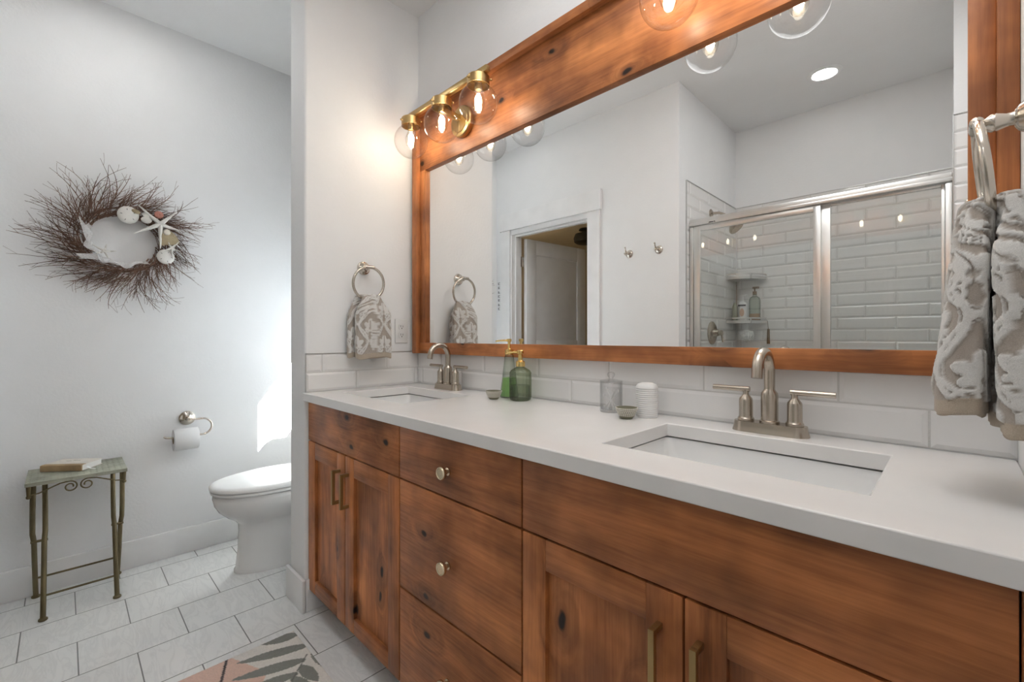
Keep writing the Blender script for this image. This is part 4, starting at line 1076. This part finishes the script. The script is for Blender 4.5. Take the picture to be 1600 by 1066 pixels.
b = B(); m = WM(.372, 1.632, .070) @ RZ(.75); n = 12
for k in range(n): 
    a = -.55+1.1*k/(n-1); tube(b, [m @ Vector((-.045,0,0)), m @ Vector((-.045+.05*math.cos(a), .05*math.sin(a), .010)), m @ Vector((-.045+.085*math.cos(a), .085*math.sin(a)*.9, .006))], [.003,.006,.0065], 8)
part('fan_shell', b, 'tan', t, 'tan fan shell')
b = B(); ellipsoid(b, (0,0,0), (.018,.010,.010), 12, 0, WM(.250,1.748,.082) @ RZ(-.3)); part('cone_shell', b, 'tan', t, 'amber cone shell')
# tulle ribbon tucked along the inner rim
b = B(); pts0 = []; pts1 = []
for k in range(25):
    th = PI*.86 + (PI*.86)*k/24; r0 = .118+.006*math.sin(k*1.7); r1 = .138+.012*math.sin(k*1.1)
    pts0.append((XL+.055+.008*math.sin(k*2.1), WY+r0*math.cos(th), WZ+.92*r0*math.sin(th))); pts1.append((XL+.068+.008*math.cos(k*1.6), WY+r1*math.cos(th), WZ+.92*r1*math.sin(th)))
loft(b, [pts0, pts1], 0, False, False, closed=False)
loft(b, [[(XL+.06,.10,1.62),(XL+.07,.05,1.69)],[(XL+.065,.085,1.575),(XL+.075,.07,1.60)]], 0, False, False, closed=False)
loft(b, [[(XL+.06,.12,1.53),(XL+.07,.04,1.52)],[(XL+.065,.13,1.50),(XL+.075,.06,1.50)]], 0, False, False, closed=False)
part('tulle_ribbon', b, 'tulle', t, 'white tulle ribbon', smooth=60)

# ------------------------------------------------------------------ rug
CREAM, SAGE, BLUSH, STEM = (.90,.87,.82), (.27,.28,.25), (.86,.61,.51), (.07,.05,.055)
def seg_d(x, y, x0, y0, x1, y1):
    dx, dy = x1-x0, y1-y0; l2 = dx*dx+dy*dy; s = ((x-x0)*dx+(y-y0)*dy)/l2; s_ = min(1, max(0, s))
    return math.hypot(x-x0-s_*dx, y-y0-s_*dy), s_
LEAF = []
for x0, y0, x1, y1, w in ((-1.780,.625,-1.812,.515,.022), (-1.690,.630,-1.765,.428,.020), (-1.622,.590,-1.690,.395,.021), (-1.572,.548,-1.610,.40,.019), (-1.53,.51,-1.54,.39,.017), (-1.49,.47,-1.47,.37,.016),
                          (-1.590,.578,-1.490,.592,.020), (-1.555,.54,-1.43,.560,.020), (-1.51,.50,-1.39,.515,.020), (-1.46,.46,-1.35,.46,.018), (-1.63,.630,-1.52,.640,.014)):
    LEAF.append((x0, y0, x1, y1, w))
for ox, oy in ((.62, .02), (.30, -.30)):
    LEAF += [(a+ox, c+oy, d_+ox, e+oy, w) for a, c, d_, e, w in LEAF[:11]]
def rug_col(x, y):
    c = CREAM
    if x < -1.60 and y < .432 + .42*(x+1.78) and (x+1.72)**2+(y-.29)**2*.8 < .16**2+.01: c = BLUSH
    if (x+1.10)**2 + (y-.18)**2 < .15**2: c = BLUSH
    for x0, y0, x1, y1, w in LEAF:
        d, s = seg_d(x, y, x0, y0, x1, y1)
        if d < 1.25*w*math.sin(PI*(.10+.88*s))**.7*(1-.25*s): c = SAGE
    for ln, wd in (((-1.640,.612,-1.40,.40), .0022), ((-1.02,.632,-.78,.42), .0022), ((-1.34,.312,-1.10,.10), .0022)):
        if seg_d(x, y, *ln)[0] < wd: c = (.16,.155,.15)
    if seg_d(x, y, -1.812, .405, -1.66, .348)[0] < .0042: c = STEM
    return c
b = B(); rx0, rx1, ry0, ry1 = -1.814, -.80, .03, .630; nx, ny = 300, 180; cols = []
rnd = random.Random(5); grid = []
for i in range(nx+1):
    row = []
    for j in range(ny+1):
        x, y = rx0+(rx1-rx0)*i/nx, ry0+(ry1-ry0)*j/ny; e = min(i, nx-i, j, ny-j)
        row.append(b.verts.new((x + (0 if e else rnd.uniform(-.0015,.0015)), y + (0 if e else rnd.uniform(-.0015,.0015)), .0008 if e == 0 else .0095+rnd.uniform(-.0008,.0008)))); c = rug_col(x, y); k = .93+.14*rnd.random(); cols.append((c[0]*k, c[1]*k, c[2]*k, 1))
    grid.append(row)
for i in range(nx):
    for j in range(ny): b.faces.new((grid[i][j], grid[i+1][j], grid[i+1][j+1], grid[i][j+1]))
o = obj('rug', b, 'rug', smooth=180); tag(o, 'cream rug with sage leaves and a blush shape in front of the vanity', 'rug')
ca = o.data.color_attributes.new('pattern', 'FLOAT_COLOR', 'POINT'); ca.data.foreach_set('color', [c for v in cols for c in v])
